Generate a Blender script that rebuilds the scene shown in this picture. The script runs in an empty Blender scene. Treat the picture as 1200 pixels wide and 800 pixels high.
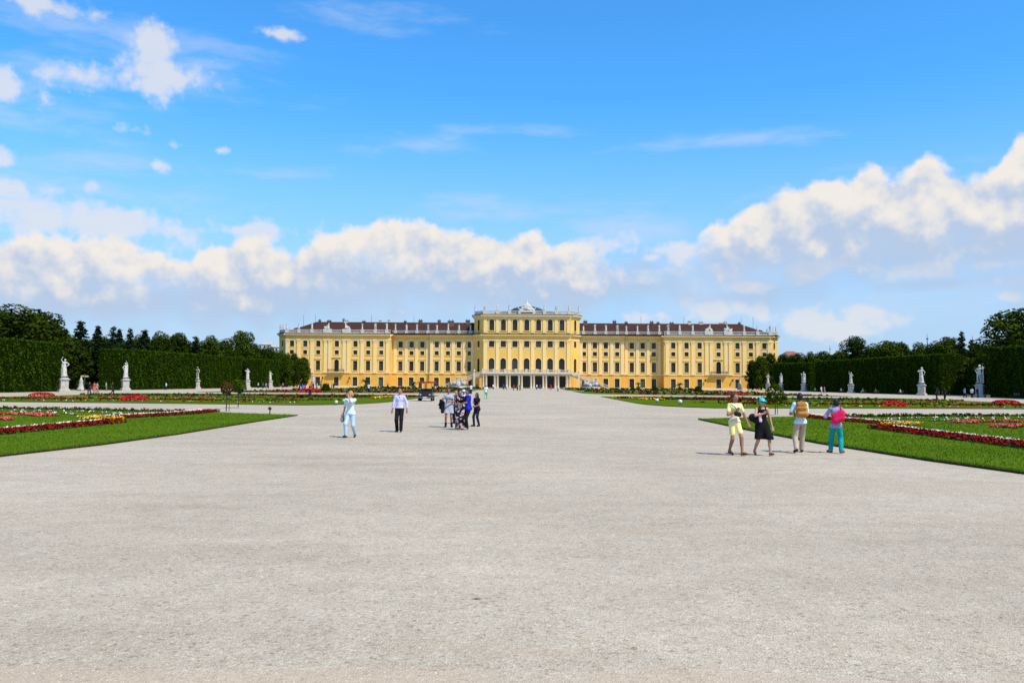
import bpy, math, random
import numpy as np
from mathutils import Matrix, Vector

R = random.Random(7)
NP = np.random.default_rng(7)
sc = bpy.context.scene
COL = sc.collection

# ------------------------------------------------------------------ camera
CAM = Vector((1.6, 0.0, 1.9))
YAW, PITCH, ROLL = math.atan(22 / 1000), math.atan(49 / 1000), 0.0065
MR = Matrix.Rotation(YAW, 3, 'Z') @ Matrix.Rotation(math.pi / 2 + PITCH, 3, 'X') @ Matrix.Rotation(ROLL, 3, 'Z')
cd = bpy.data.cameras.new('camera')
cam = bpy.data.objects.new('camera', cd)
COL.objects.link(cam)
cd.sensor_width = 36
cd.lens = 30
cd.clip_start = 0.1
cd.clip_end = 8000
cam.matrix_world = Matrix.Translation(CAM) @ MR.to_4x4()
sc.camera = cam

# measuring helpers: where on the flat ground a spot of the photograph lies
def ray(px, py):
    return MR @ Vector(((px - 600) / 1000, -(py - 400) / 1000, -1))

def ground(px, py):
    d = ray(px, py)
    t = -CAM.z / d.z
    return Vector((CAM.x + d.x * t, CAM.y + d.y * t, 0))

def at(px, d):
    r = ray(px, 449)
    h = Vector((r.x, r.y)).normalized()
    f = Vector((-math.sin(YAW), math.cos(YAW)))
    t = d / h.dot(f)
    return Vector((CAM.x + h.x * t, CAM.y + h.y * t, 0))

def on_x(px, X):
    r = ray(px, 449)
    t = (X - CAM.x) / r.x
    return Vector((X, r.y * t, 0))

def z_at(px, py, p):
    r = ray(px, py)
    t = (Vector((p.x, p.y)) - Vector((CAM.x, CAM.y))).length / Vector((r.x, r.y)).length
    return CAM.z + r.z * t

# ------------------------------------------------------------------ materials
def nt(m):
    m.use_nodes = True
    t = m.node_tree
    return t, t.nodes['Principled BSDF']

def mat(name, col, rough=0.7, var=0.15, scale=3.0, col2=None, bump=0.0, bscale=30.0, spec=0.3, metal=0.0, trans=0.0, detail=4):
    m = bpy.data.materials.new(name)
    t, b = nt(m)
    N, L = t.nodes, t.links
    b.inputs['Roughness'].default_value = rough
    b.inputs['Specular IOR Level'].default_value = spec
    b.inputs['Metallic'].default_value = metal
    tc = N.new('ShaderNodeTexCoord')
    no = N.new('ShaderNodeTexNoise')
    no.inputs['Scale'].default_value = scale
    no.inputs['Detail'].default_value = detail
    L.new(tc.outputs['Object'], no.inputs['Vector'])
    rp = N.new('ShaderNodeValToRGB')
    rp.color_ramp.elements[0].position = 0.3
    rp.color_ramp.elements[1].position = 0.7
    c2 = col2 if col2 else [c * (1 + var) for c in col]
    c1 = col if col2 else [c * (1 - var) for c in col]
    rp.color_ramp.elements[0].color = (*c1, 1)
    rp.color_ramp.elements[1].color = (*[min(1, c) for c in c2], 1)
    L.new(no.outputs['Fac'], rp.inputs['Fac'])
    L.new(rp.outputs['Color'], b.inputs['Base Color'])
    if bump:
        n2 = N.new('ShaderNodeTexNoise')
        n2.inputs['Scale'].default_value = bscale
        n2.inputs['Detail'].default_value = 5
        L.new(tc.outputs['Object'], n2.inputs['Vector'])
        bp = N.new('ShaderNodeBump')
        bp.inputs['Strength'].default_value = bump
        bp.inputs['Distance'].default_value = 0.05
        L.new(n2.outputs['Fac'], bp.inputs['Height'])
        L.new(bp.outputs['Normal'], b.inputs['Normal'])
    if trans:
        b.inputs['Transmission Weight'].default_value = trans
    return m

def leaf_mat(name, c1, c2, rough=0.6, scale=0.35):
    """each leaf face gets its own tone, drifting over the crown"""
    m = bpy.data.materials.new(name)
    t, b = nt(m)
    N, L = t.nodes, t.links
    b.inputs['Roughness'].default_value = 0.9
    b.inputs['Specular IOR Level'].default_value = 0.0
    g = N.new('ShaderNodeNewGeometry')
    tc = N.new('ShaderNodeTexCoord')
    no = N.new('ShaderNodeTexNoise')
    no.inputs['Scale'].default_value = scale
    L.new(tc.outputs['Object'], no.inputs['Vector'])
    ad = N.new('ShaderNodeMath'); ad.operation = 'ADD'
    L.new(g.outputs['Random Per Island'], ad.inputs[0])
    L.new(no.outputs['Fac'], ad.inputs[1])
    mr = N.new('ShaderNodeMapRange')
    mr.inputs['From Min'].default_value = 0.3
    mr.inputs['From Max'].default_value = 1.4
    L.new(ad.outputs[0], mr.inputs['Value'])
    mx = N.new('ShaderNodeMix'); mx.data_type = 'RGBA'
    mx.inputs[6].default_value = (*c1, 1)
    mx.inputs[7].default_value = (*c2, 1)
    L.new(mr.outputs[0], mx.inputs[0])
    L.new(mx.outputs[2], b.inputs['Base Color'])
    return m

# ------------------------------------------------------------------ mesh helpers
def link(o, parent=None):
    COL.objects.link(o)
    if parent is not None:
        o.parent = parent
    return o

def tag(o, label=None, cat=None, group=None, kind=None):
    if label: o['label'] = label
    if cat: o['category'] = cat
    if group: o['group'] = group
    if kind: o['kind'] = kind
    return o

def empty(name, loc=(0, 0, 0), rz=0.0, parent=None):
    o = bpy.data.objects.new(name, None)
    o.location = loc
    o.rotation_euler = (0, 0, rz)
    o.empty_display_size = 0.3
    return link(o, parent)

def new_obj(name, me, parent=None, loc=None, rz=None, scale=None):
    o = bpy.data.objects.new(name, me)
    if loc is not None: o.location = loc
    if rz is not None: o.rotation_euler = (0, 0, rz)
    if scale is not None: o.scale = scale
    return link(o, parent)

def np_mesh(name, V, F, mats, mi=None, smooth=False):
    """V (n,3); F (m,k) all faces with k corners"""
    me = bpy.data.meshes.new(name)
    V = np.asarray(V, dtype=np.float32)
    F = np.asarray(F, dtype=np.int32)
    m, k = F.shape
    me.vertices.add(len(V)); me.vertices.foreach_set('co', V.ravel())
    me.loops.add(m * k); me.loops.foreach_set('vertex_index', F.ravel())
    me.polygons.add(m)
    me.polygons.foreach_set('loop_start', np.arange(0, m * k, k, dtype=np.int32))
    me.polygons.foreach_set('loop_total', np.full(m, k, dtype=np.int32))
    for x in mats: me.materials.append(x)
    if mi is not None: me.polygons.foreach_set('material_index', np.asarray(mi, dtype=np.int32))
    if smooth: me.polygons.foreach_set('use_smooth', np.ones(m, dtype=bool))
    me.update(calc_edges=True)
    me.validate()
    return me

class MB:
    def __init__(s):
        s.v, s.f, s.m, s.sm = [], [], [], []
    def face(s, pts, mi=0, sm=False):
        i = len(s.v)
        s.v += [tuple(p) for p in pts]
        s.f.append(tuple(range(i, i + len(pts)))); s.m.append(mi); s.sm.append(sm)
    def box(s, x0, x1, y0, y1, z0, z1, mi=0):
        i = len(s.v)
        s.v += [(x0, y0, z0), (x1, y0, z0), (x1, y1, z0), (x0, y1, z0), (x0, y0, z1), (x1, y0, z1), (x1, y1, z1), (x0, y1, z1)]
        for q in ((3, 2, 1, 0), (4, 5, 6, 7), (0, 1, 5, 4), (1, 2, 6, 5), (2, 3, 7, 6), (3, 0, 4, 7)):
            s.f.append(tuple(i + k for k in q)); s.m.append(mi); s.sm.append(False)
    def obox(s, A, B, n0, n1, z0, z1, mi=0):
        """box along plan line A-B, from n0 to n1 outward of it"""
        A, B = Vector(A[:2]), Vector(B[:2])
        t = (B - A).normalized(); n = Vector((t.y, -t.x))
        P = [A + n * n1, B + n * n1, B + n * n0, A + n * n0]
        i = len(s.v)
        s.v += [(p.x, p.y, z0) for p in P] + [(p.x, p.y, z1) for p in P]
        for q in ((3, 2, 1, 0), (4, 5, 6, 7), (0, 1, 5, 4), (1, 2, 6, 5), (2, 3, 7, 6), (3, 0, 4, 7)):
            s.f.append(tuple(i + k for k in q)); s.m.append(mi); s.sm.append(False)
    def prism(s, poly, z0, z1, mi=0):
        i, n = len(s.v), len(poly)
        s.v += [(p[0], p[1], z0) for p in poly] + [(p[0], p[1], z1) for p in poly]
        s.f.append(tuple(i + n + k for k in range(n))); s.m.append(mi); s.sm.append(False)
        s.f.append(tuple(i + k for k in reversed(range(n)))); s.m.append(mi); s.sm.append(False)
        for k in range(n):
            k2 = (k + 1) % n
            s.f.append((i + k, i + k2, i + n + k2, i + n + k)); s.m.append(mi); s.sm.append(False)
    def lathe(s, prof, c=(0, 0, 0), n=12, mi=0, sm=True, sx=1, sy=1, rot=0.0):
        i = len(s.v)
        for r, z in prof:
            for k in range(n):
                a = 2 * math.pi * k / n + rot
                s.v.append((c[0] + r * sx * math.cos(a), c[1] + r * sy * math.sin(a), c[2] + z))
        for j in range(len(prof) - 1):
            for k in range(n):
                k2 = (k + 1) % n
                s.f.append((i + j * n + k, i + j * n + k2, i + (j + 1) * n + k2, i + (j + 1) * n + k)); s.m.append(mi); s.sm.append(sm)
        s.f.append(tuple(i + k for k in reversed(range(n)))); s.m.append(mi); s.sm.append(False)
        j = (len(prof) - 1) * n
        s.f.append(tuple(i + j + k for k in range(n))); s.m.append(mi); s.sm.append(False)
    def tube(s, pts, rad, n=6, mi=0, sm=True):
        pts = [Vector(p) for p in pts]
        if not hasattr(rad, '__len__'): rad = [rad] * len(pts)
        i = len(s.v)
        for j, p in enumerate(pts):
            d = (pts[min(j + 1, len(pts) - 1)] - pts[max(j - 1, 0)]).normalized()
            u = d.cross(Vector((0, 0, 1)) if abs(d.z) < 0.9 else Vector((1, 0, 0))).normalized()
            w = d.cross(u)
            for k in range(n):
                a = 2 * math.pi * k / n
                s.v.append(tuple(p + (u * math.cos(a) + w * math.sin(a)) * rad[j]))
        for j in range(len(pts) - 1):
            for k in range(n):
                k2 = (k + 1) % n
                s.f.append((i + j * n + k, i + (j + 1) * n + k, i + (j + 1) * n + k2, i + j * n + k2)); s.m.append(mi); s.sm.append(sm)
        s.f.append(tuple(i + k for k in range(n))); s.m.append(mi); s.sm.append(False)
        j = (len(pts) - 1) * n
        s.f.append(tuple(i + j + k for k in reversed(range(n)))); s.m.append(mi); s.sm.append(False)
    def mesh(s, name, mats):
        me = bpy.data.meshes.new(name)
        me.from_pydata(s.v, [], s.f)
        for x in (mats if isinstance(mats, (list, tuple)) else [mats]): me.materials.append(x)
        me.polygons.foreach_set('material_index', s.m)
        me.polygons.foreach_set('use_smooth', s.sm)
        me.update()
        return me
    def build(s, name, mats, parent=None, loc=None, rz=None):
        return new_obj(name, s.mesh(name, mats), parent, loc, rz)

# ------------------------------------------------------------------ implicit surfaces (bodies, statues, bags)
def cap(a, b, ra, rb=None, sq=None, k=None):
    return ('c', Vector(a), Vector(b), ra, ra if rb is None else rb, sq, k)

def ell(c, r, k=None):
    return ('e', Vector(c), Vector(r), k)

def sdf_arrays(prims, vox, k=0.03, cuts=()):
    lo, hi = np.full(3, 1e9), np.full(3, -1e9)
    bb = []
    for p in prims:
        if p[0] == 'c':
            r = max(p[3], p[4])
            a = np.minimum(p[1], p[2]) - r; b = np.maximum(p[1], p[2]) + r
        else:
            a = np.array(p[1]) - np.array(p[2]); b = np.array(p[1]) + np.array(p[2])
        bb.append((a, b)); lo = np.minimum(lo, a); hi = np.maximum(hi, b)
    lo -= 3 * vox; hi += 3 * vox
    n = np.ceil((hi - lo) / vox).astype(int) + 1
    ax = [lo[i] + vox * np.arange(n[i]) for i in range(3)]
    D = np.full(n, 10.0, dtype=np.float32)
    for p, (a, b) in zip(prims, bb):
        kk = p[-1] if p[-1] is not None else k
        m = kk + 2 * vox
        s = [slice(max(0, int((a[i] - m - lo[i]) / vox)), min(n[i], int((b[i] + m - lo[i]) / vox) + 2)) for i in range(3)]
        X = np.stack(np.meshgrid(*[ax[i][s[i]] for i in range(3)], indexing='ij'), -1)
        if p[0] == 'c':
            A, B = np.array(p[1]), np.array(p[2])
            ba = B - A; L2 = max(ba @ ba, 1e-9)
            pa = X - A
            t = np.clip((pa @ ba) / L2, 0, 1)
            o = pa - t[..., None] * ba
            if p[5]:
                nv = np.array(p[5][0], float); nv /= np.linalg.norm(nv)
                c = o @ nv
                o = o + (c * (p[5][1] - 1))[..., None] * nv
            d = np.sqrt((o * o).sum(-1)) - (p[3] + (p[4] - p[3]) * t)
        else:
            r = np.array(p[2])
            q = (X - np.array(p[1])) / r
            l = np.sqrt((q * q).sum(-1))
            d = (l - 1) * r.min()
        S = D[s[0], s[1], s[2]]
        h = np.clip(0.5 + 0.5 * (S - d) / kk, 0, 1)
        D[s[0], s[1], s[2]] = S * (1 - h) + d * h - kk * h * (1 - h)
    if cuts:
        X = np.stack(np.meshgrid(*ax, indexing='ij'), -1)
        for p0, nv in cuts:
            nv = np.array(nv, float); nv /= np.linalg.norm(nv)
            D = np.maximum(D, (X - np.array(p0)) @ nv)
    I = D < 0
    C = [I[i:n[0] - 1 + i, j:n[1] - 1 + j, l:n[2] - 1 + l] for i in (0, 1) for j in (0, 1) for l in (0, 1)]
    allc = np.logical_and.reduce(C); anyc = np.logical_or.reduce(C)
    mix = anyc & ~allc
    idx = np.full(mix.shape, -1, dtype=np.int64)
    cells = np.argwhere(mix)
    idx[mix] = np.arange(len(cells))
    acc = np.zeros((len(cells), 3)); cnt = np.zeros(len(cells))
    for axis in range(3):
        o1, o2 = [q for q in range(3) if q != axis]
        for e1 in (0, 1):
            for e2 in (0, 1):
                c0 = cells.copy(); c0[:, o1] += e1; c0[:, o2] += e2
                c1 = c0.copy(); c1[:, axis] += 1
                d0 = D[tuple(c0.T)]; d1 = D[tuple(c1.T)]
                w = (d0 < 0) != (d1 < 0)
                t = np.where(w, d0 / np.where(w, d0 - d1, 1), 0)
                P = c0.astype(float); P[:, axis] += t
                acc += P * w[:, None]; cnt += w
    V = acc / cnt[:, None] * vox + lo
    Q = []
    for axis in range(3):
        o1, o2 = [(1, 2), (2, 0), (0, 1)][axis]
        sl0 = [slice(None)] * 3; sl1 = [slice(None)] * 3
        sl0[axis] = slice(0, n[axis] - 1); sl1[axis] = slice(1, n[axis])
        ch = I[tuple(sl0)] != I[tuple(sl1)]
        E = np.argwhere(ch)
        E = E[(E[:, o1] > 0) & (E[:, o2] > 0) & (E[:, o1] < n[o1] - 1) & (E[:, o2] < n[o2] - 1)]
        ins = I[tuple(E.T)]
        q = []
        for a1, a2 in ((-1, -1), (0, -1), (0, 0), (-1, 0)):
            c = E.copy(); c[:, o1] += a1; c[:, o2] += a2
            q.append(idx[tuple(c.T)])
        q = np.stack(q, 1)
        q[~ins] = q[~ins][:, ::-1]
        Q.append(q)
    return V, np.concatenate(Q)

def sdf_mesh(name, prims, vox, mats, k=0.03, cuts=(), mi_fn=None):
    V, Q = sdf_arrays(prims, vox, k, cuts)
    mi = None
    if mi_fn: mi = mi_fn(V[Q].mean(1))
    return np_mesh(name, V, Q, mats, mi, smooth=True)

def leaf_quads(P, Nrm, size, jitter=0.7, aspect=0.7):
    """quads of random tilt round directions Nrm at points P"""
    n = len(P)
    d = Nrm + NP.normal(0, jitter, (n, 3))
    d /= np.linalg.norm(d, axis=1)[:, None] + 1e-9
    r = NP.normal(0, 1, (n, 3))
    u = np.cross(d, r); u /= np.linalg.norm(u, axis=1)[:, None] + 1e-9
    w = np.cross(d, u)
    s = (size * NP.uniform(0.6, 1.3, n))[:, None] if np.isscalar(size) else size[:, None]
    u = u * s * 0.5; w = w * s * 0.5 * aspect
    V = np.stack([P - u, P - w * 0.9, P + u, P + w * 0.9], 1).reshape(-1, 3)
    F = np.arange(4 * n).reshape(-1, 4)
    return V, F

# two-bone reach
def ik(a, t, l1, l2, pole):
    a, t, pole = Vector(a), Vector(t), Vector(pole)
    d = t - a
    L = min(d.length, (l1 + l2) * 0.999)
    dn = d.normalized()
    t = a + dn * L
    x = (l1 * l1 - l2 * l2 + L * L) / (2 * L)
    h = math.sqrt(max(l1 * l1 - x * x, 0))
    p = pole - dn * pole.dot(dn)
    p.normalize()
    return a + dn * x + p * h, t
# ------------------------------------------------------------------ sky with clouds
SUN_EL = math.radians(55)
SUN_AZ = math.atan2(0.74, -0.67)          # from +Y clockwise; sun is to the right, behind the camera
SUN_DIR = Vector((math.sin(SUN_AZ) * math.cos(SUN_EL), math.cos(SUN_AZ) * math.cos(SUN_EL), math.sin(SUN_EL)))

world = bpy.data.worlds.new('World')
sc.world = world
world.use_nodes = True
wt = world.node_tree
WN, WL = wt.nodes, wt.links
bg = WN['Background']
sky = WN.new('ShaderNodeTexSky')
sky.sky_type = 'NISHITA'
sky.sun_disc = False
sky.sun_elevation = SUN_EL
sky.sun_rotation = SUN_AZ
sky.air_density = 1.0
sky.dust_density = 0.3
sky.ozone_density = 3.0

def wn(kind, op=None, *ins):
    n = WN.new(kind)
    if op: n.operation = op
    for i, v in enumerate(ins):
        if v is None: continue
        if hasattr(v, 'is_linked'): WL.new(v, n.inputs[i])
        else: n.inputs[i].default_value = v
    return n
def M(op, *a): return wn('ShaderNodeMath', op, *a).outputs[0]
def VM(op, *a):
    n = wn('ShaderNodeVectorMath', op, *a)
    return n.outputs['Value'] if op in ('DOT_PRODUCT', 'LENGTH') else n.outputs['Vector']
def smooth(x, a, b, lo=0.0, hi=1.0):
    n = WN.new('ShaderNodeMapRange'); n.interpolation_type = 'SMOOTHSTEP'
    WL.new(x, n.inputs['Value'])
    for k, v in zip(('From Min', 'From Max', 'To Min', 'To Max'), (a, b, lo, hi)): n.inputs[k].default_value = v
    return n.outputs[0]
def noise(vec, scale, detail=8, rough=0.55, dist=0.0):
    n = WN.new('ShaderNodeTexNoise')
    WL.new(vec, n.inputs['Vector'])
    n.inputs['Scale'].default_value = scale; n.inputs['Detail'].default_value = detail
    n.inputs['Roughness'].default_value = rough; n.inputs['Distortion'].default_value = dist
    return n

wtc = WN.new('ShaderNodeTexCoord')
sep = WN.new('ShaderNodeSeparateXYZ'); WL.new(wtc.outputs['Generated'], sep.inputs[0])
az = M('ARCTAN2', sep.outputs[0], sep.outputs[1])
el = M('ARCSINE', sep.outputs[2])
cmb = WN.new('ShaderNodeCombineXYZ'); WL.new(az, cmb.inputs[0]); WL.new(el, cmb.inputs[1])
AE = cmb.outputs[0]
w1 = noise(AE, 9.0, 3)
wv = VM('SUBTRACT', w1.outputs['Color'], (0.5, 0.5, 0.5))
warp = VM('ADD', AE, VM('MULTIPLY', wv, (0.05, 0.025, 0.0)))

def ae(px, py):
    d = ray(px, py).normalized()
    return math.atan2(d.x, d.y), math.asin(d.z)

def field(src, items):
    out = None
    for px, py, rx, ry, w in items:
        a, e = ae(px, py)
        k = math.cos(e)
        d = VM('MULTIPLY', VM('SUBTRACT', src, (a, e, 0)), (1000 / rx * k, 1000 / ry, 0))
        v = M('SUBTRACT', w, VM('LENGTH', d))
        out = v if out is None else M('MAXIMUM', out, v)
    return out

# skyline of the cumulus banks as seen from the court: (photo px, photo py of the cloud top, py where its bright body ends)
BANK = [(-150, 290, 335), (0, 279, 338), (60, 273, 342), (120, 279, 345), (175, 284, 346), (212, 305, 340), (240, 290, 345), (290, 281, 345), (340, 291, 340), (370, 282, 335), (400, 274, 330), (440, 258, 325), (480, 256, 322),
        (520, 264, 325), (560, 268, 328), (600, 276, 330), (635, 271, 330), (652, 288, 330), (668, 280, 335), (690, 284, 335), (725, 305, 330), (755, 312, 330), (790, 296, 330), (812, 284, 325), (832, 266, 315), (860, 254, 305),
        (890, 234, 300), (920, 220, 292), (950, 209, 285), (990, 206, 280), (1020, 192, 275), (1050, 203, 275), (1080, 187, 275), (1110, 188, 278), (1150, 202, 280), (1170, 188, 278), (1180, 168, 275), (1200, 148, 275), (1350, 130, 275)]
PUFF = [(110, 262, 190, 20, 0.95), (270, 268, 80, 11, 0.8), (15, 220, 50, 14, 0.75), (25, 240, 60, 14, 0.7), (15, 218, 62.5, 20, 0.75), (205, 92, 52.5, 26.25, 0.75), (215, 116, 22.75, 15, 0.5), (172, 55, 47.6, 25.875, 0.62), (140, 152, 26, 13.5, 0.5), (78, 84, 57.5, 18.75, 0.75), (5, 95, 42, 31.625, 0.62), (8, 186, 42, 15.8125, 0.62), (112, 222, 22.75, 12, 0.5), (322, 40, 36.4, 8.625, 0.62), (210, 168, 16.25, 9, 0.5), (258, 173, 14.625, 9, 0.5), (180, 192, 26, 10.5, 0.5), (60, 6, 87.5, 15, 0.75), (700, 290, 40, 20, 0.8), (790, 295, 46, 16, 0.75), (762, 305, 18, 8, 0.85), (690, 320, 36, 15.8, 0.95), (840, 315, 36, 14, 0.75), (1085, 320, 48, 12, 0.9), (950, 315, 46, 12, 0.8), (880, 335, 48, 9, 0.8), (1165, 312, 40, 9, 0.85), (1185, 350, 18, 7, 0.85), (832, 366, 46, 14, 0.95), (945, 374, 40, 18, 0.9), (1018, 368, 36, 14, 0.9), (895, 370, 30, 12, 0.8), (770, 372, 40, 9, 0.8), (985, 385, 40, 12, 0.8)]
SHD = [(60, 345, 160, 24, 1), (200, 352, 120, 22, 1), (330, 350, 130, 24, 1), (440, 330, 70, 14, 1), (560, 335, 110, 22, 1), (650, 348, 90, 18, 1), (735, 330, 80, 34, .9),
       (960, 290, 70, 26, 1), (1040, 295, 110, 30, 1), (1150, 290, 110, 20, 1), (870, 296, 60, 16, .9), (900, 345, 80, 20, .8), (1085, 336, 60, 10, .8)]
VEIL = [(200, 75, 120, 40, .9), (40, 110, 90, 50, .9), (90, 190, 120, 50, .7), (520, 170, 90, 14, 1), (600, 155, 90, 8, .8), (330, 205, 90, 12, .8), (860, 165, 150, 12, .8), (60, 20, 120, 24, .8), (440, 22, 120, 14, .8), (80, 95, 110, 30, 1), (150, 50, 60, 34, .8), (740, 270, 140, 40, .9), (820, 330, 190, 60, 1), (1010, 350, 240, 46, 1), (560, 250, 120, 24, .8), (60, 240, 170, 50, .9), (100, 330, 220, 60, 1), (420, 340, 330, 46, 1), (1000, 280, 240, 60, 1)]
OFF = (0.007, 0.017, 0.0)
def cloud_noise(src):
    fb = noise(src, 27.0, 10, 0.56).outputs['Fac']
    big = noise(src, 10.0, 5, 0.5).outputs['Fac']
    # cauliflower bulges
    bl = M('ABSOLUTE', M('SUBTRACT', noise(src, 17.0, 3, 0.5).outputs['Fac'], 0.5))
    n = M('ADD', M('MULTIPLY', M('SUBTRACT', fb, 0.47), 2.9), M('MULTIPLY', M('SUBTRACT', big, 0.46), 1.2))
    return M('SUBTRACT', n, M('MULTIPLY', M('SUBTRACT', bl, 0.08), 1.6)), fb
n1, fb = cloud_noise(AE)
n2, _ = cloud_noise(VM('ADD', AE, OFF))
A0, A1, E0, E1 = ae(-150, 449)[0], ae(1350, 449)[0], 0.0, 0.35
def curve(col):
    u = WN.new('ShaderNodeMapRange')
    WL.new(M('ADD', az, M('MULTIPLY', M('SUBTRACT', w1.outputs['Fac'], 0.5), 0.02)), u.inputs['Value'])
    u.inputs['From Min'].default_value = A0; u.inputs['From Max'].default_value = A1
    n = WN.new('ShaderNodeFloatCurve'); WL.new(u.outputs[0], n.inputs['Value'])
    pts = [((ae(b[0], b[col])[0] - A0) / (A1 - A0), ae(b[0], b[col])[1] / E1) for b in BANK]
    c = n.mapping.curves[0]
    c.points[0].location = pts[0]; c.points[1].location = pts[-1]
    for p in pts[1:-1]: c.points.new(*p)
    n.mapping.use_clip = False
    n.mapping.update()
    return M('MULTIPLY', n.outputs[0], E1)
top = curve(1); body = curve(2)
big_n = M('SUBTRACT', noise(VM('MULTIPLY', warp, (1.0, 1.8, 0.0)), 6.0, 6, 0.6).outputs['Fac'], 0.5)
# height of a sky point within its bank: 1 at the tops, 0 where the bright body ends
dens = M('ADD', M('DIVIDE', M('SUBTRACT', top, el), 0.016), M('MULTIPLY', n1, 1.0))
hgt = M('DIVIDE', M('SUBTRACT', el, body), M('SUBTRACT', top, body))
relief = M('MULTIPLY', M('SUBTRACT', n1, n2), 0.62)
grad = M('ADD', M('MULTIPLY', M('SUBTRACT', hgt, 0.40), 0.72), relief)
densp = M('ADD', field(warp, PUFF), M('MULTIPLY', n1, 1.35))
alphap = M('MULTIPLY', smooth(densp, 0.0, 0.95), 0.80)
S = field(warp, SHD)
shade = smooth(M('ADD', S, M('MULTIPLY', M('SUBTRACT', fb, 0.5), 1.2)), -0.45, 0.75)
lit = smooth(grad, -0.5, 0.42)
STR = [(-150, .7), (0, .74), (180, .78), (300, .8), (400, .92), (520, .96), (630, .93), (668, .72), (690, .5), (750, .42), (800, .5), (840, .82), (900, .95), (1100, .97), (1350, .95)]
sm = WN.new('ShaderNodeMapRange'); WL.new(az, sm.inputs['Value']); sm.inputs['From Min'].default_value = A0; sm.inputs['From Max'].default_value = A1
sc_ = WN.new('ShaderNodeFloatCurve'); WL.new(sm.outputs[0], sc_.inputs['Value'])
c_ = sc_.mapping.curves[0]
P_ = [((ae(a_, 300)[0] - A0) / (A1 - A0), v_) for a_, v_ in STR]
c_.points[0].location = P_[0]; c_.points[1].location = P_[-1]
for p_ in P_[1:-1]: c_.points.new(*p_)
sc_.mapping.update()
thin = smooth(M('ADD', M('MULTIPLY', big_n, 3.2), M('MULTIPLY', sc_.outputs[0], 1.0)), -0.15, 0.75)
alpha = M('MULTIPLY', M('MULTIPLY', smooth(dens, 0.05, 0.80), thin), smooth(M('ADD', hgt, M('MULTIPLY', n1, 0.45)), -1.1, 0.25))
ccol = wn('ShaderNodeMix'); ccol.data_type = 'RGBA'
WL.new(lit, ccol.inputs[0])
ccol.inputs[6].default_value = (0.50, 0.62, 0.82, 1)
ccol.inputs[7].default_value = (0.92, 0.875, 0.82, 1)
# thin streaky veil clouds
vs = noise(VM('MULTIPLY', warp, (1.0, 4.5, 0.0)), 7.0, 8, 0.62).outputs['Fac']
V_ = field(AE, VEIL)
veil = M('MULTIPLY', smooth(M('ADD', V_, M('MULTIPLY', M('SUBTRACT', vs, 0.5), 4.5)), -0.3, 1.7), 0.55)
# shaded cloud undersides are cloud too
under = M('MULTIPLY', shade, 0.62)
CLOUD_GAIN = 5.6
tint = wn('ShaderNodeMix'); tint.data_type = 'RGBA'; tint.blend_type = 'MULTIPLY'
tint.inputs[0].default_value = 1.0
WL.new(sky.outputs[0], tint.inputs[6])
tint.inputs[7].default_value = (0.38, 1.04, 1.46, 1)
cur = tint.outputs[2]
haze_fac = smooth(el, 0.0, 0.34, 0.9, 0.0)
def over(cur, col, fac):
    n = wn('ShaderNodeMix'); n.data_type = 'RGBA'
    WL.new(fac, n.inputs[0]); WL.new(cur, n.inputs[6])
    if hasattr(col, 'is_linked'): WL.new(col, n.inputs[7])
    else: n.inputs[7].default_value = (*col, 1)
    return n.outputs[2]
def gain(col):
    n = wn('ShaderNodeVectorMath', 'SCALE'); WL.new(col, n.inputs[0]); n.inputs['Scale'].default_value = CLOUD_GAIN
    return n.outputs[0]
cur = over(cur, tuple(c * CLOUD_GAIN for c in (0.50, 0.625, 0.84)), haze_fac)
cur = over(cur, tuple(c * CLOUD_GAIN for c in (0.62, 0.73, 0.90)), veil)
cur = over(cur, tuple(c * CLOUD_GAIN for c in (0.44, 0.60, 0.83)), under)
cur = over(cur, tuple(c * CLOUD_GAIN for c in (0.80, 0.82, 0.86)), alphap)
cur = over(cur, gain(ccol.outputs[2]), alpha)
WL.new(cur, bg.inputs[0])
bg.inputs[1].default_value = 0.15

sd = bpy.data.lights.new('sun', 'SUN')
sd.energy = 4.3
sd.angle = math.radians(0.5)
sd.color = (1.0, 0.905, 0.75)
so = bpy.data.objects.new('sun', sd)
so.rotation_euler = SUN_DIR.to_track_quat('Z', 'Y').to_euler()
COL.objects.link(so)
sc.view_settings.view_transform = 'Standard'
sc.view_settings.look = 'None'
sc.view_settings.gamma = 1
sc.view_settings.use_curve_mapping = False
sc.view_settings.exposure = 0.2
sc.cycles.max_bounces = 5
sc.cycles.transparent_max_bounces = 4
sc.cycles.use_denoising = False

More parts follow.
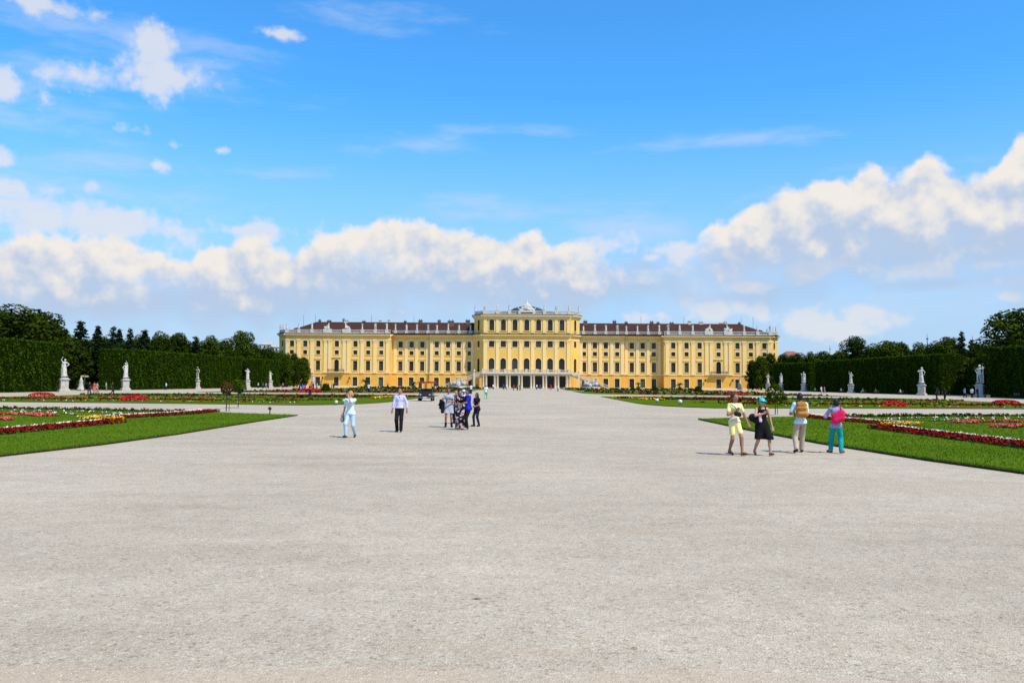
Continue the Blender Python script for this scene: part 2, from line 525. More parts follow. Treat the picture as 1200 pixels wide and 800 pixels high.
# ------------------------------------------------------------------ ground
def gravel_material():
    m = bpy.data.materials.new('pale_gravel')
    t, b = nt(m)
    N, L = t.nodes, t.links
    b.inputs['Roughness'].default_value = 0.9
    b.inputs['Specular IOR Level'].default_value = 0.15
    tc = N.new('ShaderNodeTexCoord')
    def no(scale, detail, vec=None):
        n = N.new('ShaderNodeTexNoise'); n.inputs['Scale'].default_value = scale; n.inputs['Detail'].default_value = detail
        L.new(vec or tc.outputs['Object'], n.inputs['Vector']); return n
    def ramp(src, *el):
        r = N.new('ShaderNodeValToRGB')
        while len(r.color_ramp.elements) < len(el): r.color_ramp.elements.new(0.5)
        for e, (p, c) in zip(r.color_ramp.elements, el): e.position = p; e.color = (*c, 1)
        L.new(src, r.inputs['Fac']); return r.outputs['Color']
    def mix(fac, a, c, mode='MIX'):
        x = N.new('ShaderNodeMix'); x.data_type = 'RGBA'; x.blend_type = mode
        if hasattr(fac, 'is_linked'): L.new(fac, x.inputs[0])
        else: x.inputs[0].default_value = fac
        L.new(a, x.inputs[6]); L.new(c, x.inputs[7]); return x.outputs[2]
    vo = N.new('ShaderNodeTexVoronoi'); vo.inputs['Scale'].default_value = 75; L.new(tc.outputs['Object'], vo.inputs['Vector'])
    v2 = N.new('ShaderNodeTexVoronoi'); v2.inputs['Scale'].default_value = 28; L.new(tc.outputs['Object'], v2.inputs['Vector'])
    s1 = N.new('ShaderNodeSeparateColor'); L.new(vo.outputs['Color'], s1.inputs[0])
    s2 = N.new('ShaderNodeSeparateColor'); L.new(v2.outputs['Color'], s2.inputs[0])
    stone = ramp(s1.outputs[0], (0.0, (0.20, 0.14, 0.09)), (0.12, (0.40, 0.335, 0.25)), (0.5, (0.51, 0.445, 0.345)), (0.85, (0.60, 0.53, 0.42)), (1.0, (0.72, 0.66, 0.55)))
    stone2 = ramp(s2.outputs[0], (0.0, (0.22, 0.15, 0.10)), (0.1, (0.45, 0.385, 0.295)), (0.9, (0.56, 0.495, 0.385)), (1.0, (0.70, 0.64, 0.53)))
    base = mix(0.5, stone, stone2)
    broad = ramp(no(0.16, 6).outputs['Fac'], (0.3, (0.81, 0.785, 0.74)), (0.7, (0.98, 0.955, 0.905)))
    # long faint rake and foot-traffic bands lying across the court
    mp = N.new('ShaderNodeMapping'); mp.inputs['Scale'].default_value = (0.2, 0.9, 1); L.new(tc.outputs['Object'], mp.inputs['Vector'])
    band = ramp(no(1.0, 7, mp.outputs[0]).outputs['Fac'], (0.3, (0.90, 0.88, 0.86)), (0.5, (1, 1, 1)), (0.75, (1.06, 1.06, 1.06)))
    mid = ramp(no(2.2, 5).outputs['Fac'], (0.3, (0.93, 0.92, 0.9)), (0.7, (1.05, 1.05, 1.05)))
    c = mix(1, base, broad, 'MULTIPLY'); c = mix(0.8, c, band, 'MULTIPLY'); c = mix(1, c, mid, 'MULTIPLY')
    # sandy tan wear
    sand = N.new('ShaderNodeRGB'); sand.outputs[0].default_value = (0.50, 0.37, 0.25, 1)
    mp2 = N.new('ShaderNodeMapping'); mp2.inputs['Scale'].default_value = (0.5, 1.6, 1); mp2.inputs['Location'].default_value = (3.1, 0.4, 0); L.new(tc.outputs['Object'], mp2.inputs['Vector'])
    sf = ramp(no(0.7, 6, mp2.outputs[0]).outputs['Fac'], (0.56, (0, 0, 0)), (0.8, (0.5, 0.5, 0.5)))
    c = mix(sf, c, sand.outputs[0])
    # a strip of tan sand washed across the court in the very foreground
    sx = N.new('ShaderNodeSeparateXYZ'); L.new(tc.outputs['Object'], sx.inputs[0])
    mp3 = N.new('ShaderNodeMapping'); mp3.inputs['Scale'].default_value = (0.9, 2.5, 1); L.new(tc.outputs['Object'], mp3.inputs['Vector'])
    ad = N.new('ShaderNodeMath'); ad.operation = 'MULTIPLY_ADD'; L.new(no(1.0, 6, mp3.outputs[0]).outputs['Fac'], ad.inputs[0]); ad.inputs[1].default_value = -0.9; L.new(sx.outputs[1], ad.inputs[2])
    sm = N.new('ShaderNodeMapRange'); sm.interpolation_type = 'SMOOTHSTEP'; L.new(ad.outputs[0], sm.inputs['Value'])
    sm.inputs['From Min'].default_value = 5.40; sm.inputs['From Max'].default_value = 5.18; sm.inputs['To Max'].default_value = 0.5
    c = mix(sm.outputs[0], c, sand.outputs[0])
    L.new(c, b.inputs['Base Color'])
    bp = N.new('ShaderNodeBump'); bp.inputs['Strength'].default_value = 0.5; bp.inputs['Distance'].default_value = 0.012
    L.new(vo.outputs['Distance'], bp.inputs['Height'])
    bp2 = N.new('ShaderNodeBump'); bp2.inputs['Strength'].default_value = 0.6; bp2.inputs['Distance'].default_value = 0.05
    L.new(no(1.6, 6).outputs['Fac'], bp2.inputs['Height']); L.new(bp.outputs['Normal'], bp2.inputs['Normal'])
    L.new(bp2.outputs['Normal'], b.inputs['Normal'])
    return m
MGRAVEL = gravel_material()
MEARTH = mat('woodland_floor', (0.03, 0.035, 0.015), 0.95, scale=0.05, col2=(0.055, 0.06, 0.025), spec=0.1)
g = MB(); g.box(-3000, 3000, -200, 4000, -1.5, -0.03)
tag(g.build('ground', MEARTH), kind='structure')
g = MB()
for x0, x1, y0, y1 in ((-80, 80, -40, 120), (-100, 100, 120, 260), (-125, 125, 260, 420)):
    g.face([(x0, y0, 0), (x1, y0, 0), (x1, y1, 0), (x0, y1, 0)])
tag(g.build('gravel_path', MGRAVEL), kind='structure')

# loose pebbles close to the camera
def pebbles(n=42000):
    # denser close by
    px = NP.uniform(-60, 1260, n); u = NP.uniform(0, 1, n)
    d = 5.0 * (22 / 5.0) ** (u ** 1.15)
    x = CAM.x + (px - 600) / 1000 * d - d * math.tan(YAW); y = d
    r = NP.uniform(0.003, 0.0068, n) * (1 + (NP.uniform(0, 1, n) > 0.985) * 0.8)
    base = np.array([[1, 0, 0], [-.5, .866, 0], [-.5, -.866, 0], [0, 0, 1.0]])
    ang = NP.uniform(0, 6.28, n)
    c, s = np.cos(ang), np.sin(ang)
    V = np.zeros((n, 4, 3))
    for k in range(4):
        bx, by, bz = base[k]
        V[:, k, 0] = x + (bx * c - by * s) * r * NP.uniform(0.7, 1.4, n)
        V[:, k, 1] = y + (bx * s + by * c) * r * NP.uniform(0.7, 1.4, n)
        V[:, k, 2] = bz * r * NP.uniform(0.5, 0.9, n) + (0.0 if bz else -0.001)
    F = (np.arange(n) * 4)[:, None, None] + np.array([[0, 1, 3], [1, 2, 3], [2, 0, 3]])[None]
    m = bpy.data.materials.new('pebble_stone')
    t, b = nt(m)
    ge = t.nodes.new('ShaderNodeNewGeometry'); rp = t.nodes.new('ShaderNodeValToRGB')
    rp.color_ramp.elements[0].color = (0.24, 0.165, 0.11, 1); rp.color_ramp.elements[1].color = (0.70, 0.63, 0.52, 1)
    e = rp.color_ramp.elements.new(0.3); e.color = (0.46, 0.395, 0.305, 1)
    t.links.new(ge.outputs['Random Per Island'], rp.inputs['Fac']); t.links.new(rp.outputs['Color'], b.inputs['Base Color'])
    b.inputs['Roughness'].default_value = 0.85
    o = new_obj('gravel', np_mesh('gravel', V.reshape(-1, 3), F.reshape(-1, 3), [m]))
    tag(o, 'loose pale pebbles scattered over the gravel court', 'gravel', kind='stuff')
pebbles()
# the dry leaf lying on the gravel
g = MB()
lp = ground(559, 702)
g.face([lp + Vector((-.05, 0, .006)), lp + Vector((0, -.018, .02)), lp + Vector((.06, .005, .012)), lp + Vector((0, .02, .004))])
tag(g.build('dry_leaf', mat('dry_leaf', (0.12, 0.06, 0.03), 0.8)), 'small brown dry leaf lying on the open gravel', 'leaf')

# ------------------------------------------------------------------ lawns
MGRASS = mat('mown_grass', (0.058, 0.105, 0.005), 0.95, scale=0.22, col2=(0.10, 0.155, 0.010), bump=0.6, bscale=14.0, spec=0.0, detail=8)
MSOIL = mat('lawn_edge_soil', (0.05, 0.035, 0.02), 0.9)
def arc(cx, cy, r, a0, a1, n=6):
    return [(cx + r * math.cos(math.radians(a0 + (a1 - a0) * i / n)), cy + r * math.sin(math.radians(a0 + (a1 - a0) * i / n))) for i in range(n + 1)]
# outlines on the right side (mirrored to the left): inner edge 12 m from the axis, outer edge 57 m
FIELDS = [
    [(12, 3), (57, 3), (57, 57), (44, 57.5), (34, 57), (26, 55), (18, 51.5), (14, 49.4), (12, 48)],
    [(12.0, 84), (12.3, 79), (13.2, 74.5), (14.6, 71.2), (16.5, 69), (20, 69.5), (30, 71.5), (40, 72.8), (57, 73), (57, 128), (34, 131), (20, 130.5), (12, 127)],
    [(12, 172), (13, 163), (16, 157), (24, 152), (36, 149), (57, 149), (57, 206), (30, 206), (20, 209), (12, 214)],
    [(12, 236), (14, 228), (20, 222), (57, 222), (57, 290), (26, 290), (18, 296), (12, 300)],
]
REST = [(57, 57), (44, 57.5), (34, 57), (26, 55), (18, 51.5), (14, 49.2)]
NEAR = {-1: [(12.2, 3), (57, 3)] + REST + [(11.5, 48), (11.3, 40), (10.9, 30), (11.0, 25), (11.6, 20)], 1: [(14.5, 3), (57, 3)] + REST + [(10.7, 46.6), (10.7, 36), (11.0, 28), (11.7, 22), (12.7, 17)]}
for fi, poly in enumerate(FIELDS):
    for sgn in (-1, 1):
        if fi == 0: poly = NEAR[sgn]
        P = [(sgn * x, y) for x, y in poly]
        if sgn < 0: P = P[::-1]
        # orient counter-clockwise
        if sum(P[i][0] * P[(i + 1) % len(P)][1] - P[(i + 1) % len(P)][0] * P[i][1] for i in range(len(P))) < 0: P = P[::-1]
        g = MB(); g.prism(P, -0.05, 0.055, 0)
        g.m = [0 if k < 2 else 1 for k in range(len(g.m))]
        me = g.mesh('lawn', [MGRASS, MSOIL])
        o = new_obj('lawn', me)
        tag(o, kind='structure')

def inside(poly, x, y):
    r = np.zeros(len(x), bool)
    n = len(poly)
    for i in range(n):
        x0, y0 = poly[i]; x1, y1 = poly[(i + 1) % n]
        c = ((y0 > y) != (y1 > y)) & (x < (x1 - x0) * (y - y0) / ((y1 - y0) if y1 != y0 else 1e-9) + x0)
        r ^= c
    return r
def grass():
    n = 130000
    d = 17 * (60 / 17) ** NP.uniform(0, 1, n)
    px = NP.uniform(-30, 1230, n)
    x = CAM.x + (px - 600) / 1000 * d - d * math.tan(YAW); y = d
    k = np.where(x < 0, inside(NEAR[-1], -x, y), inside(NEAR[1], x, y))
    x, y, d = x[k], y[k], d[k]
    # plus a fringe along the gravel edge
    m = 16000
    ye = 17 * (46.5 / 17) ** NP.uniform(0, 1, m)
    xe = np.where(NP.uniform(0, 1, m) > .5, np.interp(ye, [17, 22, 28, 36, 46.6], [12.7, 11.7, 11.0, 10.7, 10.7]), -np.interp(ye, [20, 25, 30, 40, 48], [11.6, 11.0, 10.9, 11.3, 11.5]))
    xe = xe + np.sign(xe) * (np.abs(NP.normal(0, 0.035, m)) - 0.03)
    x = np.concatenate([x, xe]); y = np.concatenate([y, ye])
    n = len(x)
    P = np.stack([x, y, np.full(n, 0.05)], 1)
    h = NP.uniform(0.025, 0.065, n); w = NP.uniform(0.006, 0.014, n) * (y / 22)
    a = NP.uniform(0, 6.28, n); l = NP.normal(0, 0.02, (n, 2))
    V = np.zeros((n, 3, 3))
    V[:, 0] = P; V[:, 1] = P; V[:, 2] = P
    V[:, 0, 0] += np.cos(a) * w; V[:, 0, 1] += np.sin(a) * w
    V[:, 1, 0] -= np.cos(a) * w; V[:, 1, 1] -= np.sin(a) * w
    V[:, 2, :2] += l; V[:, 2, 2] += h
    o = new_obj('grass', np_mesh('grass', V.reshape(-1, 3), np.arange(3 * n).reshape(-1, 3), [leaf_mat('grass_blade', (0.05, 0.11, 0.006), (0.105, 0.19, 0.016), scale=0.4)]))
    tag(o, 'short green grass blades on the two nearest lawns', 'grass', kind='stuff')
grass()

# ------------------------------------------------------------------ flower beds
FM = {
    'leaf': leaf_mat('bedding_leaf', (0.02, 0.05, 0.008), (0.05, 0.10, 0.02), scale=2),
    'red': leaf_mat('crimson_petal', (0.13, 0.006, 0.006), (0.30, 0.014, 0.014), scale=2),
    'dark': leaf_mat('maroon_leaf', (0.07, 0.006, 0.010), (0.17, 0.012, 0.016), scale=2),
    'coral': leaf_mat('coral_petal', (0.55, 0.06, 0.055), (0.75, 0.16, 0.13), scale=2),
    'white': leaf_mat('cream_petal', (0.65, 0.58, 0.38), (0.85, 0.80, 0.66), scale=2),
    'yellow': leaf_mat('yellow_petal', (0.75, 0.36, 0.01), (0.85, 0.55, 0.03), scale=2),
    'bright': leaf_mat('scarlet_petal', (0.50, 0.008, 0.02), (0.72, 0.03, 0.04), scale=2),
    'purple': leaf_mat('purple_petal', (0.14, 0.03, 0.12), (0.25, 0.06, 0.2), scale=2),
}
FK = list(FM)
def spline(pts, step):
    """Catmull-Rom through plan points"""
    P = [np.array(p, float) for p in pts]
    if len(P) == 2:
        n = max(2, int(np.linalg.norm(P[1] - P[0]) / step))
        return np.array([P[0] + (P[1] - P[0]) * i / n for i in range(n + 1)])
    P = [2 * P[0] - P[1]] + P + [2 * P[-1] - P[-2]]
    out = []
    for i in range(1, len(P) - 2):
        n = max(2, int(np.linalg.norm(P[i + 1] - P[i]) / step))
        for j in range(n):
            t = j / n
            out.append(0.5 * ((2 * P[i]) + (-P[i - 1] + P[i + 1]) * t + (2 * P[i - 1] - 5 * P[i] + 4 * P[i + 1] - P[i + 2]) * t * t + (-P[i - 1] + 3 * P[i] - 3 * P[i + 1] + P[i + 2]) * t ** 3))
    out.append(P[-2])
    return np.array(out)

def plants(pos, cols, hgt, size):
    """small bedding plants: five faces each, leafy below, petals above"""
    n = len(pos)
    V, F, MI = [], [], []
    k0 = 0
    for j in range(5):
        P = np.zeros((n, 3))
        P[:, :2] = pos + NP.normal(0, size * 0.35, (n, 2))
        low = j < 2
        P[:, 2] = 0.055 + hgt * (NP.uniform(0.2, 0.55, n) if low else NP.uniform(0.6, 1.05, n))
        Nn = np.tile(np.array([0, 0, 0.9]), (n, 1))
        v, f = leaf_quads(P, Nn, size * (1.3 if low else 1.0), 0.75, 0.9)
        V.append(v); F.append(f + k0); k0 += len(v)
        c = np.array([FK.index(x) for x in cols])
        if low: c = np.where(NP.uniform(0, 1, n) < 0.6, 0, c)
        MI.append(c)
    return np.concatenate(V), np.concatenate(F), np.concatenate(MI)

def ribbon(pts, bands, dens, size=0.13, hgt=0.3, gap=0.0, sgn=1):
    """bands: (offset, width, colour); gap = share of each 0.9 m left bare (dotted rows)"""
    C = spline(pts, 0.25)
    T = np.gradient(C, axis=0); T /= np.linalg.norm(T, axis=1)[:, None] + 1e-9
    Nn = np.stack([T[:, 1], -T[:, 0]], 1)
    seg = np.linalg.norm(np.diff(C, axis=0), axis=1); L = seg.sum(); cum = np.concatenate([[0], np.cumsum(seg)])
    pos, cols = [], []
    for off, w, col in bands:
        n = max(3, int(L * w * dens))
        s = NP.uniform(0, L, n)
        if gap: s = s[(s % 0.9) > 0.9 * gap]; n = len(s)
        i = np.clip(np.searchsorted(cum, s) - 1, 0, len(C) - 2)
        t = ((s - cum[i]) / np.maximum(seg[i], 1e-6))[:, None]
        p = C[i] * (1 - t) + C[i + 1] * t + Nn[i] * (off + NP.uniform(-.5, .5, n) * w)[:, None]
        pos.append(p); cols += [col] * n
    P = np.concatenate(pos)
    P[:, 0] *= sgn
    V, F, MI = plants(P, cols, hgt, size)
    o0 = min(b[0] - b[1] / 2 for b in bands); o1 = max(b[0] + b[1] / 2 for b in bands)
    A = C + Nn * o0; B = C + Nn * o1
    q = np.zeros((len(C) * 2, 3)); q[0::2, :2] = A; q[1::2, :2] = B; q[:, 2] = .062; q[:, 0] *= sgn
    i = np.arange(len(C) - 1)[:, None] * 2
    f = i + (np.array([[0, 1, 3, 2]]) if sgn < 0 else np.array([[0, 2, 3, 1]]))
    return np.concatenate([V, q]), np.concatenate([F, f + len(V)]), np.concatenate([MI, np.full(len(f), len(FK))])

MBED = mat('bed_soil', (0.035, 0.026, 0.016), .95, spec=.0)
WORDS = {2: ('inner', 'outer'), 3: ('inner', 'middle', 'outer')}
def flower_object(name, chunks, label, cat='flower bed', group=None):
    if len(chunks) > 1:
        for w, c in zip(WORDS[len(chunks)], chunks): flower_object(name, [c], w + ' ' + label, cat, group)
        return
    V, F, MI, k = [], [], [], 0
    for v, f, m in chunks:
        V.append(v); F.append(f + k); MI.append(m); k += len(v)
    o = new_obj(name, np_mesh(name, np.concatenate(V), np.concatenate(F), [FM[q] for q in FK] + [MBED], np.concatenate(MI)))
    tag(o, label, cat, group)
    return o

def mound(x, y, rx, ry, h, cols, n, size):
    a = NP.uniform(0, 6.283, n); q = np.sqrt(NP.uniform(0, 1, n))
    px, py = x + rx * q * np.cos(a), y + ry * q * np.sin(a)
    z = 0.055 + h * np.sqrt(np.maximum(0, 1 - q ** 2.6))
    P = np.stack([px, py, z], 1)
    Nn = np.stack([(px - x) / rx * .5, (py - y) / ry * .5, np.full(n, 0.8)], 1)
    v, f = leaf_quads(P, Nn, size, 0.5, 0.9)
    ci = np.array([FK.index(cols[i]) for i in NP.integers(0, len(cols), n)])
    return v, f, ci

def wob(pts, a=0.25):
    return [(x + R.uniform(-a, a), y + R.uniform(-a, a)) for x, y in pts]

SIDE = {-1: 'left', 1: 'right'}
for sg in (-1, 1):
    sd_ = SIDE[sg]
    # field 1, nearest
    D = 60
    flower_object('flower_border', [ribbon([(16.6, 6), (16.6, 37.5)], [(-0.05, 0.75, 'red'), (0.75, 0.3, 'white'), (0.35, .5, 'dark')], D * 1.2, .085, .15, sgn=sg)],
                  f'dark red and cream flower border along the front of the nearest {sd_} lawn')
    flower_object('flower_border', [ribbon([(19.0, 40.5), (18.2, 44), (17.6, 48), (17.8, 52)], [(-0.05, 0.75, 'red'), (0.7, 0.5, 'white')], D * 1.2, .085, .15, sgn=sg)],
                  f'short red and cream flower border near the tip of the nearest {sd_} lawn')
    flower_object('flower_border', [ribbon([(17.9, 40.0), (20.1, 41.2)], [(0, 0.8, 'yellow')], D * 1.2, .085, .15, sgn=sg)],
                  f'yellow flower strip on the nearest {sd_} lawn')
    flower_object('flower_border', [ribbon([(19, 51.2), (26, 53.4), (34, 55), (56, 55.4)], [(0, .5, 'dark')], 26, .12, .15, gap=.4, sgn=sg),
                                    ribbon([(19, 50.2), (26, 52.4), (34, 54), (56, 54.4)], [(0, .35, 'leaf')], 40, .12, .12, sgn=sg)],
                  f'dotted row of maroon plants along the far edge of the nearest {sd_} lawn')
    flower_object('flower_border', [ribbon([(20.5, 46), (24, 49.5), (31, 50.8), (40, 51)], [(0, .45, 'white')], 13, .09, .09, gap=.45, sgn=sg),
                                    ribbon([(22.5, 45.2), (26, 48), (33, 49)], [(0, .4, 'white')], 12, .09, .09, gap=.45, sgn=sg)],
                  f'thin cream dotted flower rows curving over the nearest {sd_} lawn')
    flower_object('flower_scroll', [ribbon([(22.6, 38.5), (23.6, 40), (25.4, 40.4), (27.2, 39.8), (28.6, 41.2), (31, 41.5)], [(0, 1.1, 'coral')], 46, .09, .11, sgn=sg),
                                    ribbon([(23.0, 43.2), (25, 45), (28, 45.3), (30.5, 44.2), (33, 45.8), (38, 46.5), (44, 45.8)], [(0, 1.2, 'coral')], 42, .09, .11, sgn=sg),
                                    ribbon([(30, 34), (33, 36.5), (37, 36), (40, 38)], [(0, 1.2, 'coral')], 42, .09, .11, sgn=sg)],
                  f'coral pink flower scrolls on the nearest {sd_} lawn')
    flower_object('flower_scroll', [ribbon([(33, 50), (40, 48.8), (50, 49)], [(0, 1.0, 'red')], 34, .12, .15, sgn=sg),
                                    ribbon([(26, 31.5), (29, 33.2), (33, 33), (38, 31)], [(0, .9, 'dark')], 42, .09, .11, sgn=sg)],
                  f'crimson flower scrolls at the outer side of the nearest {sd_} lawn')
    # field 2
    D = 14
    flower_object('flower_border', [ribbon([(19, 76), (26, 75.5), (38, 76), (55, 76)], [(0, .3, 'white')], 9, .10, .09, gap=.5, sgn=sg), ribbon([(19, 76.8), (26, 76.3), (38, 76.8), (55, 76.8)], [(0, .3, 'red')], 8, .14, .10, gap=.4, sgn=sg)],
                  f'dotted cream and red flower row along the front of the second {sd_} lawn')
    flower_object('flower_border', [ribbon([(20, 83), (27, 81), (36, 84), (44, 82), (55, 85)], [(0, .6, 'red')], 12, .16, .12, sgn=sg)],
                  f'wavy dark red flower border on the second {sd_} lawn')
    flower_object('flower_mound', [mound(34.2, 77.6, 1.25, 1.3, .45, ['bright', 'bright', 'red'], 900, .17) if sg > 0 else mound(-36, 80.5, 1.25, 1.3, .45, ['bright', 'bright', 'red'], 900, .17)],
                  f'round scarlet flower mound on the second {sd_} lawn')
    flower_object('flower_mound', [mound(51 if sg > 0 else -54.5, 90 if sg > 0 else 97, 1.4, 1.4, .42, ['bright', 'red'], 800, .18)],
                  f'scarlet flower mound at the outer edge of the second {sd_} lawn')
    flower_object('flower_scroll', [ribbon([(14.2, 113), (17, 108), (21, 104.5), (29, 103)], [(0, 1.3, 'red'), (1.1, .8, 'dark')], 9, .22, .2, sgn=sg)],
                  f'broad crimson flower wedge towards the path end of the second {sd_} lawn')
    flower_object('flower_border', [ribbon([(13.0, 119), (14.6, 110), (17, 100)], [(0, .6, 'yellow')], 12, .2, .16, sgn=sg)],
                  f'yellow flower line on the second {sd_} lawn')
    flower_object('flower_scroll', [ribbon([(32, 91), (38, 88), (46, 91), (55, 89)], [(0, .7, 'coral')], 7, .17, .11, sgn=sg), ribbon([(22, 93), (28, 96), (36, 99), (50, 98)], [(0, .6, 'dark')], 7, .18, .11, sgn=sg)],
                  f'coral and maroon flower scrolls in the middle of the second {sd_} lawn')
    flower_object('flower_scroll', [ribbon([(24, 118), (36, 114), (48, 117), (56, 114)], [(0, .9, 'red')], 5, .2, .13, sgn=sg), ribbon([(18, 124), (34, 126), (52, 125)], [(0, .5, 'dark')], 5, .22, .13, gap=.4, sgn=sg)],
                  f'crimson flower bands along the far side of the second {sd_} lawn')
    # low clipped green edging between the beds
    flower_object('box_edging', [ribbon([(18, 88), (30, 86), (42, 87), (56, 86)], [(0, .5, 'leaf')], 10, .2, .12, sgn=sg), ribbon([(17, 108), (30, 110), (56, 108)], [(0, .8, 'leaf')], 8, .25, .2, sgn=sg)], f'low dark green edging on the second {sd_} lawn', 'edging')
    # fields 3 and 4, far
    flower_object('flower_mound', [mound(38 * sg, 152.5, 2.2, 2.0, .6, ['bright', 'red'], 900, .26)], f'scarlet flower mound on the third {sd_} lawn')
    flower_object('flower_border', [ribbon([(20, 158), (30, 155), (55, 155)], [(0, .8, 'dark')], 4, .32, .2, sgn=sg)], f'maroon flower border along the front of the third {sd_} lawn')
    flower_object('flower_scroll', [ribbon([(15, 178), (24, 172), (38, 176), (54, 170)], [(0, 1.2, 'dark')], 2.5, .36, .22, sgn=sg), ribbon([(16, 192), (28, 188), (44, 191), (55, 188)], [(0, 1.2, 'coral')], 2.5, .35, .2, sgn=sg)],
                  f'maroon and coral flower scrolls on the third {sd_} lawn')
    flower_object('box_edging', [ribbon([(14, 206), (30, 202), (55, 202)], [(0, 1.0, 'leaf')], 4, .45, .32, sgn=sg)], f'low dark green edging along the far side of the third {sd_} lawn', 'edging')
    flower_object('flower_scroll', [ribbon([(15, 242), (24, 234), (40, 236), (55, 232)], [(0, 1.3, 'dark')], 2, .42, .25, gap=.3, sgn=sg), ribbon([(20, 268), (34, 260), (55, 266)], [(0, 1.2, 'dark')], 1.6, .42, .25, gap=.5, sgn=sg)],
                  f'dark red flower bands on the {sd_} lawn closest to the palace')
    flower_object('box_edging', [ribbon([(13, 284), (30, 280), (56, 284)], [(0, 1.2, 'leaf')], 3, .6, .5, sgn=sg)], f'low dark green edging on the {sd_} lawn closest to the palace', 'edging')
# ------------------------------------------------------------------ palace
MW = mat('ochre_render', (0.77, 0.465, 0.095), 0.9, scale=0.25, col2=(0.84, 0.54, 0.145), spec=0.05, detail=8)
MWG = mat('deep_ochre_render', (0.74, 0.385, 0.065), 0.9, scale=0.3, col2=(0.80, 0.445, 0.095), spec=0.05, detail=8)
MCR = mat('cream_stucco', (0.82, 0.60, 0.26), 0.9, scale=0.4, col2=(0.87, 0.67, 0.33), spec=0.05)
MST = mat('weathered_limestone', (0.55, 0.50, 0.42), 0.8, scale=0.8, col2=(0.68, 0.64, 0.56), bump=0.3, bscale=6, spec=0.2, detail=8)
MTER = mat('terrace_stone', (0.58, 0.49, 0.34), 0.85, scale=0.6, col2=(0.68, 0.59, 0.43), spec=0.2)
MRF = mat('brown_roof_tile', (0.042, 0.017, 0.010), 0.9, scale=0.5, col2=(0.068, 0.029, 0.018), bump=0.5, bscale=5, spec=0.2, detail=8)
MCU = mat('green_copper', (0.02, 0.05, 0.05), 0.5, scale=0.6, col2=(0.035, 0.075, 0.07), spec=0.4)
MGF = mat('dark_green_shutter', (0.022, 0.026, 0.02), 0.5, spec=0.3)
MGL = mat('window_glass', (0.022, 0.022, 0.02), 0.16, scale=0.8, col2=(0.04, 0.038, 0.034), spec=0.45)
MSH = mat('grey_green_blind', (0.05, 0.048, 0.036), 0.6, scale=0.8, col2=(0.075, 0.07, 0.05), spec=0.25)
for m_ in (MGL, MSH):     # every window has its own random tone of blind or curtain
    t_, b_ = nt(m_)
    oi = t_.nodes.new('ShaderNodeObjectInfo'); rp_ = t_.nodes.new('ShaderNodeValToRGB')
    for e_, (p_, c_) in zip([rp_.color_ramp.elements[0], rp_.color_ramp.elements[1], rp_.color_ramp.elements.new(.7), rp_.color_ramp.elements.new(.9)], ((0, .6), (1, 5.5), (.7, 1.3), (.92, 2.2))): e_.position = p_; e_.color = (c_, c_, c_ * .95, 1)
    src_ = b_.inputs['Base Color'].links[0].from_socket
    mx_ = t_.nodes.new('ShaderNodeMix'); mx_.data_type = 'RGBA'; mx_.blend_type = 'MULTIPLY'; mx_.inputs[0].default_value = 1
    t_.links.new(oi.outputs['Random'], rp_.inputs['Fac']); t_.links.new(src_, mx_.inputs[6]); t_.links.new(rp_.outputs['Color'], mx_.inputs[7]); t_.links.new(mx_.outputs[2], b_.inputs['Base Color'])
MIR = mat('dark_iron', (0.02, 0.02, 0.02), 0.5, spec=0.4)
MCH = mat('chimney_brick', (0.16, 0.11, 0.09), 0.9, scale=2)
MDK = mat('dark_interior', (0.02, 0.017, 0.014), 0.9)
MDR = mat('drain_metal', (0.05, 0.055, 0.045), 0.6)

palace = empty('palace', (0, 345, 0))
tag(palace, 'very long yellow baroque palace with brown roof and raised middle block', 'palace')
palace_parts_done = []
PY = 345

# window kinds: width, z0, z1, arched
WK = {
    'ground_floor_window': (1.95, 0.3, 4.05, False),
    'tall_window': (1.75, 6.65, 10.6, False),
    'mezzanine_window': (1.65, 13.1, 14.8, False),
    'upper_window': (1.75, 16.2, 18.65, False),
    'square_window': (2.1, 16.3, 18.8, False),
    'arched_window': (2.3, 6.4, 11.9, True),
    'attic_window': (1.95, 22.9, 27.4, True),
    'balcony_door': (1.9, 6.2, 11.1, True),
    'portico_door': (2.9, 0.1, 4.7, False),
}
NARC = 10
def outline(w, h, arched, grow=0.0):
    w2 = w / 2 + grow
    if not arched:
        return [(-w2, 0), (w2, 0), (w2, h + grow), (-w2, h + grow)]
    r = w2
    zc = h - w / 2
    return [(-w2, 0), (w2, 0)] + [(r * math.cos(math.pi * i / NARC), zc + r * math.sin(math.pi * i / NARC)) for i in range(NARC + 1)]

def ring(g, outer, inner, y0, y1, mi=0):
    """flat band between two outlines of equal count, front at y0, back at y1"""
    n = len(outer)
    for i in range(n):
        j = (i + 1) % n
        a, b, c, d = outer[i], outer[j], inner[j], inner[i]
        g.face([(a[0], y0, a[1]), (b[0], y0, b[1]), (c[0], y0, c[1]), (d[0], y0, d[1])], mi)
        g.face([(a[0], y1, a[1]), (b[0], y1, b[1]), (b[0], y0, b[1]), (a[0], y0, a[1])], mi)
        g.face([(d[0], y0, d[1]), (c[0], y0, c[1]), (c[0], y1, c[1]), (d[0], y1, d[1])], mi)

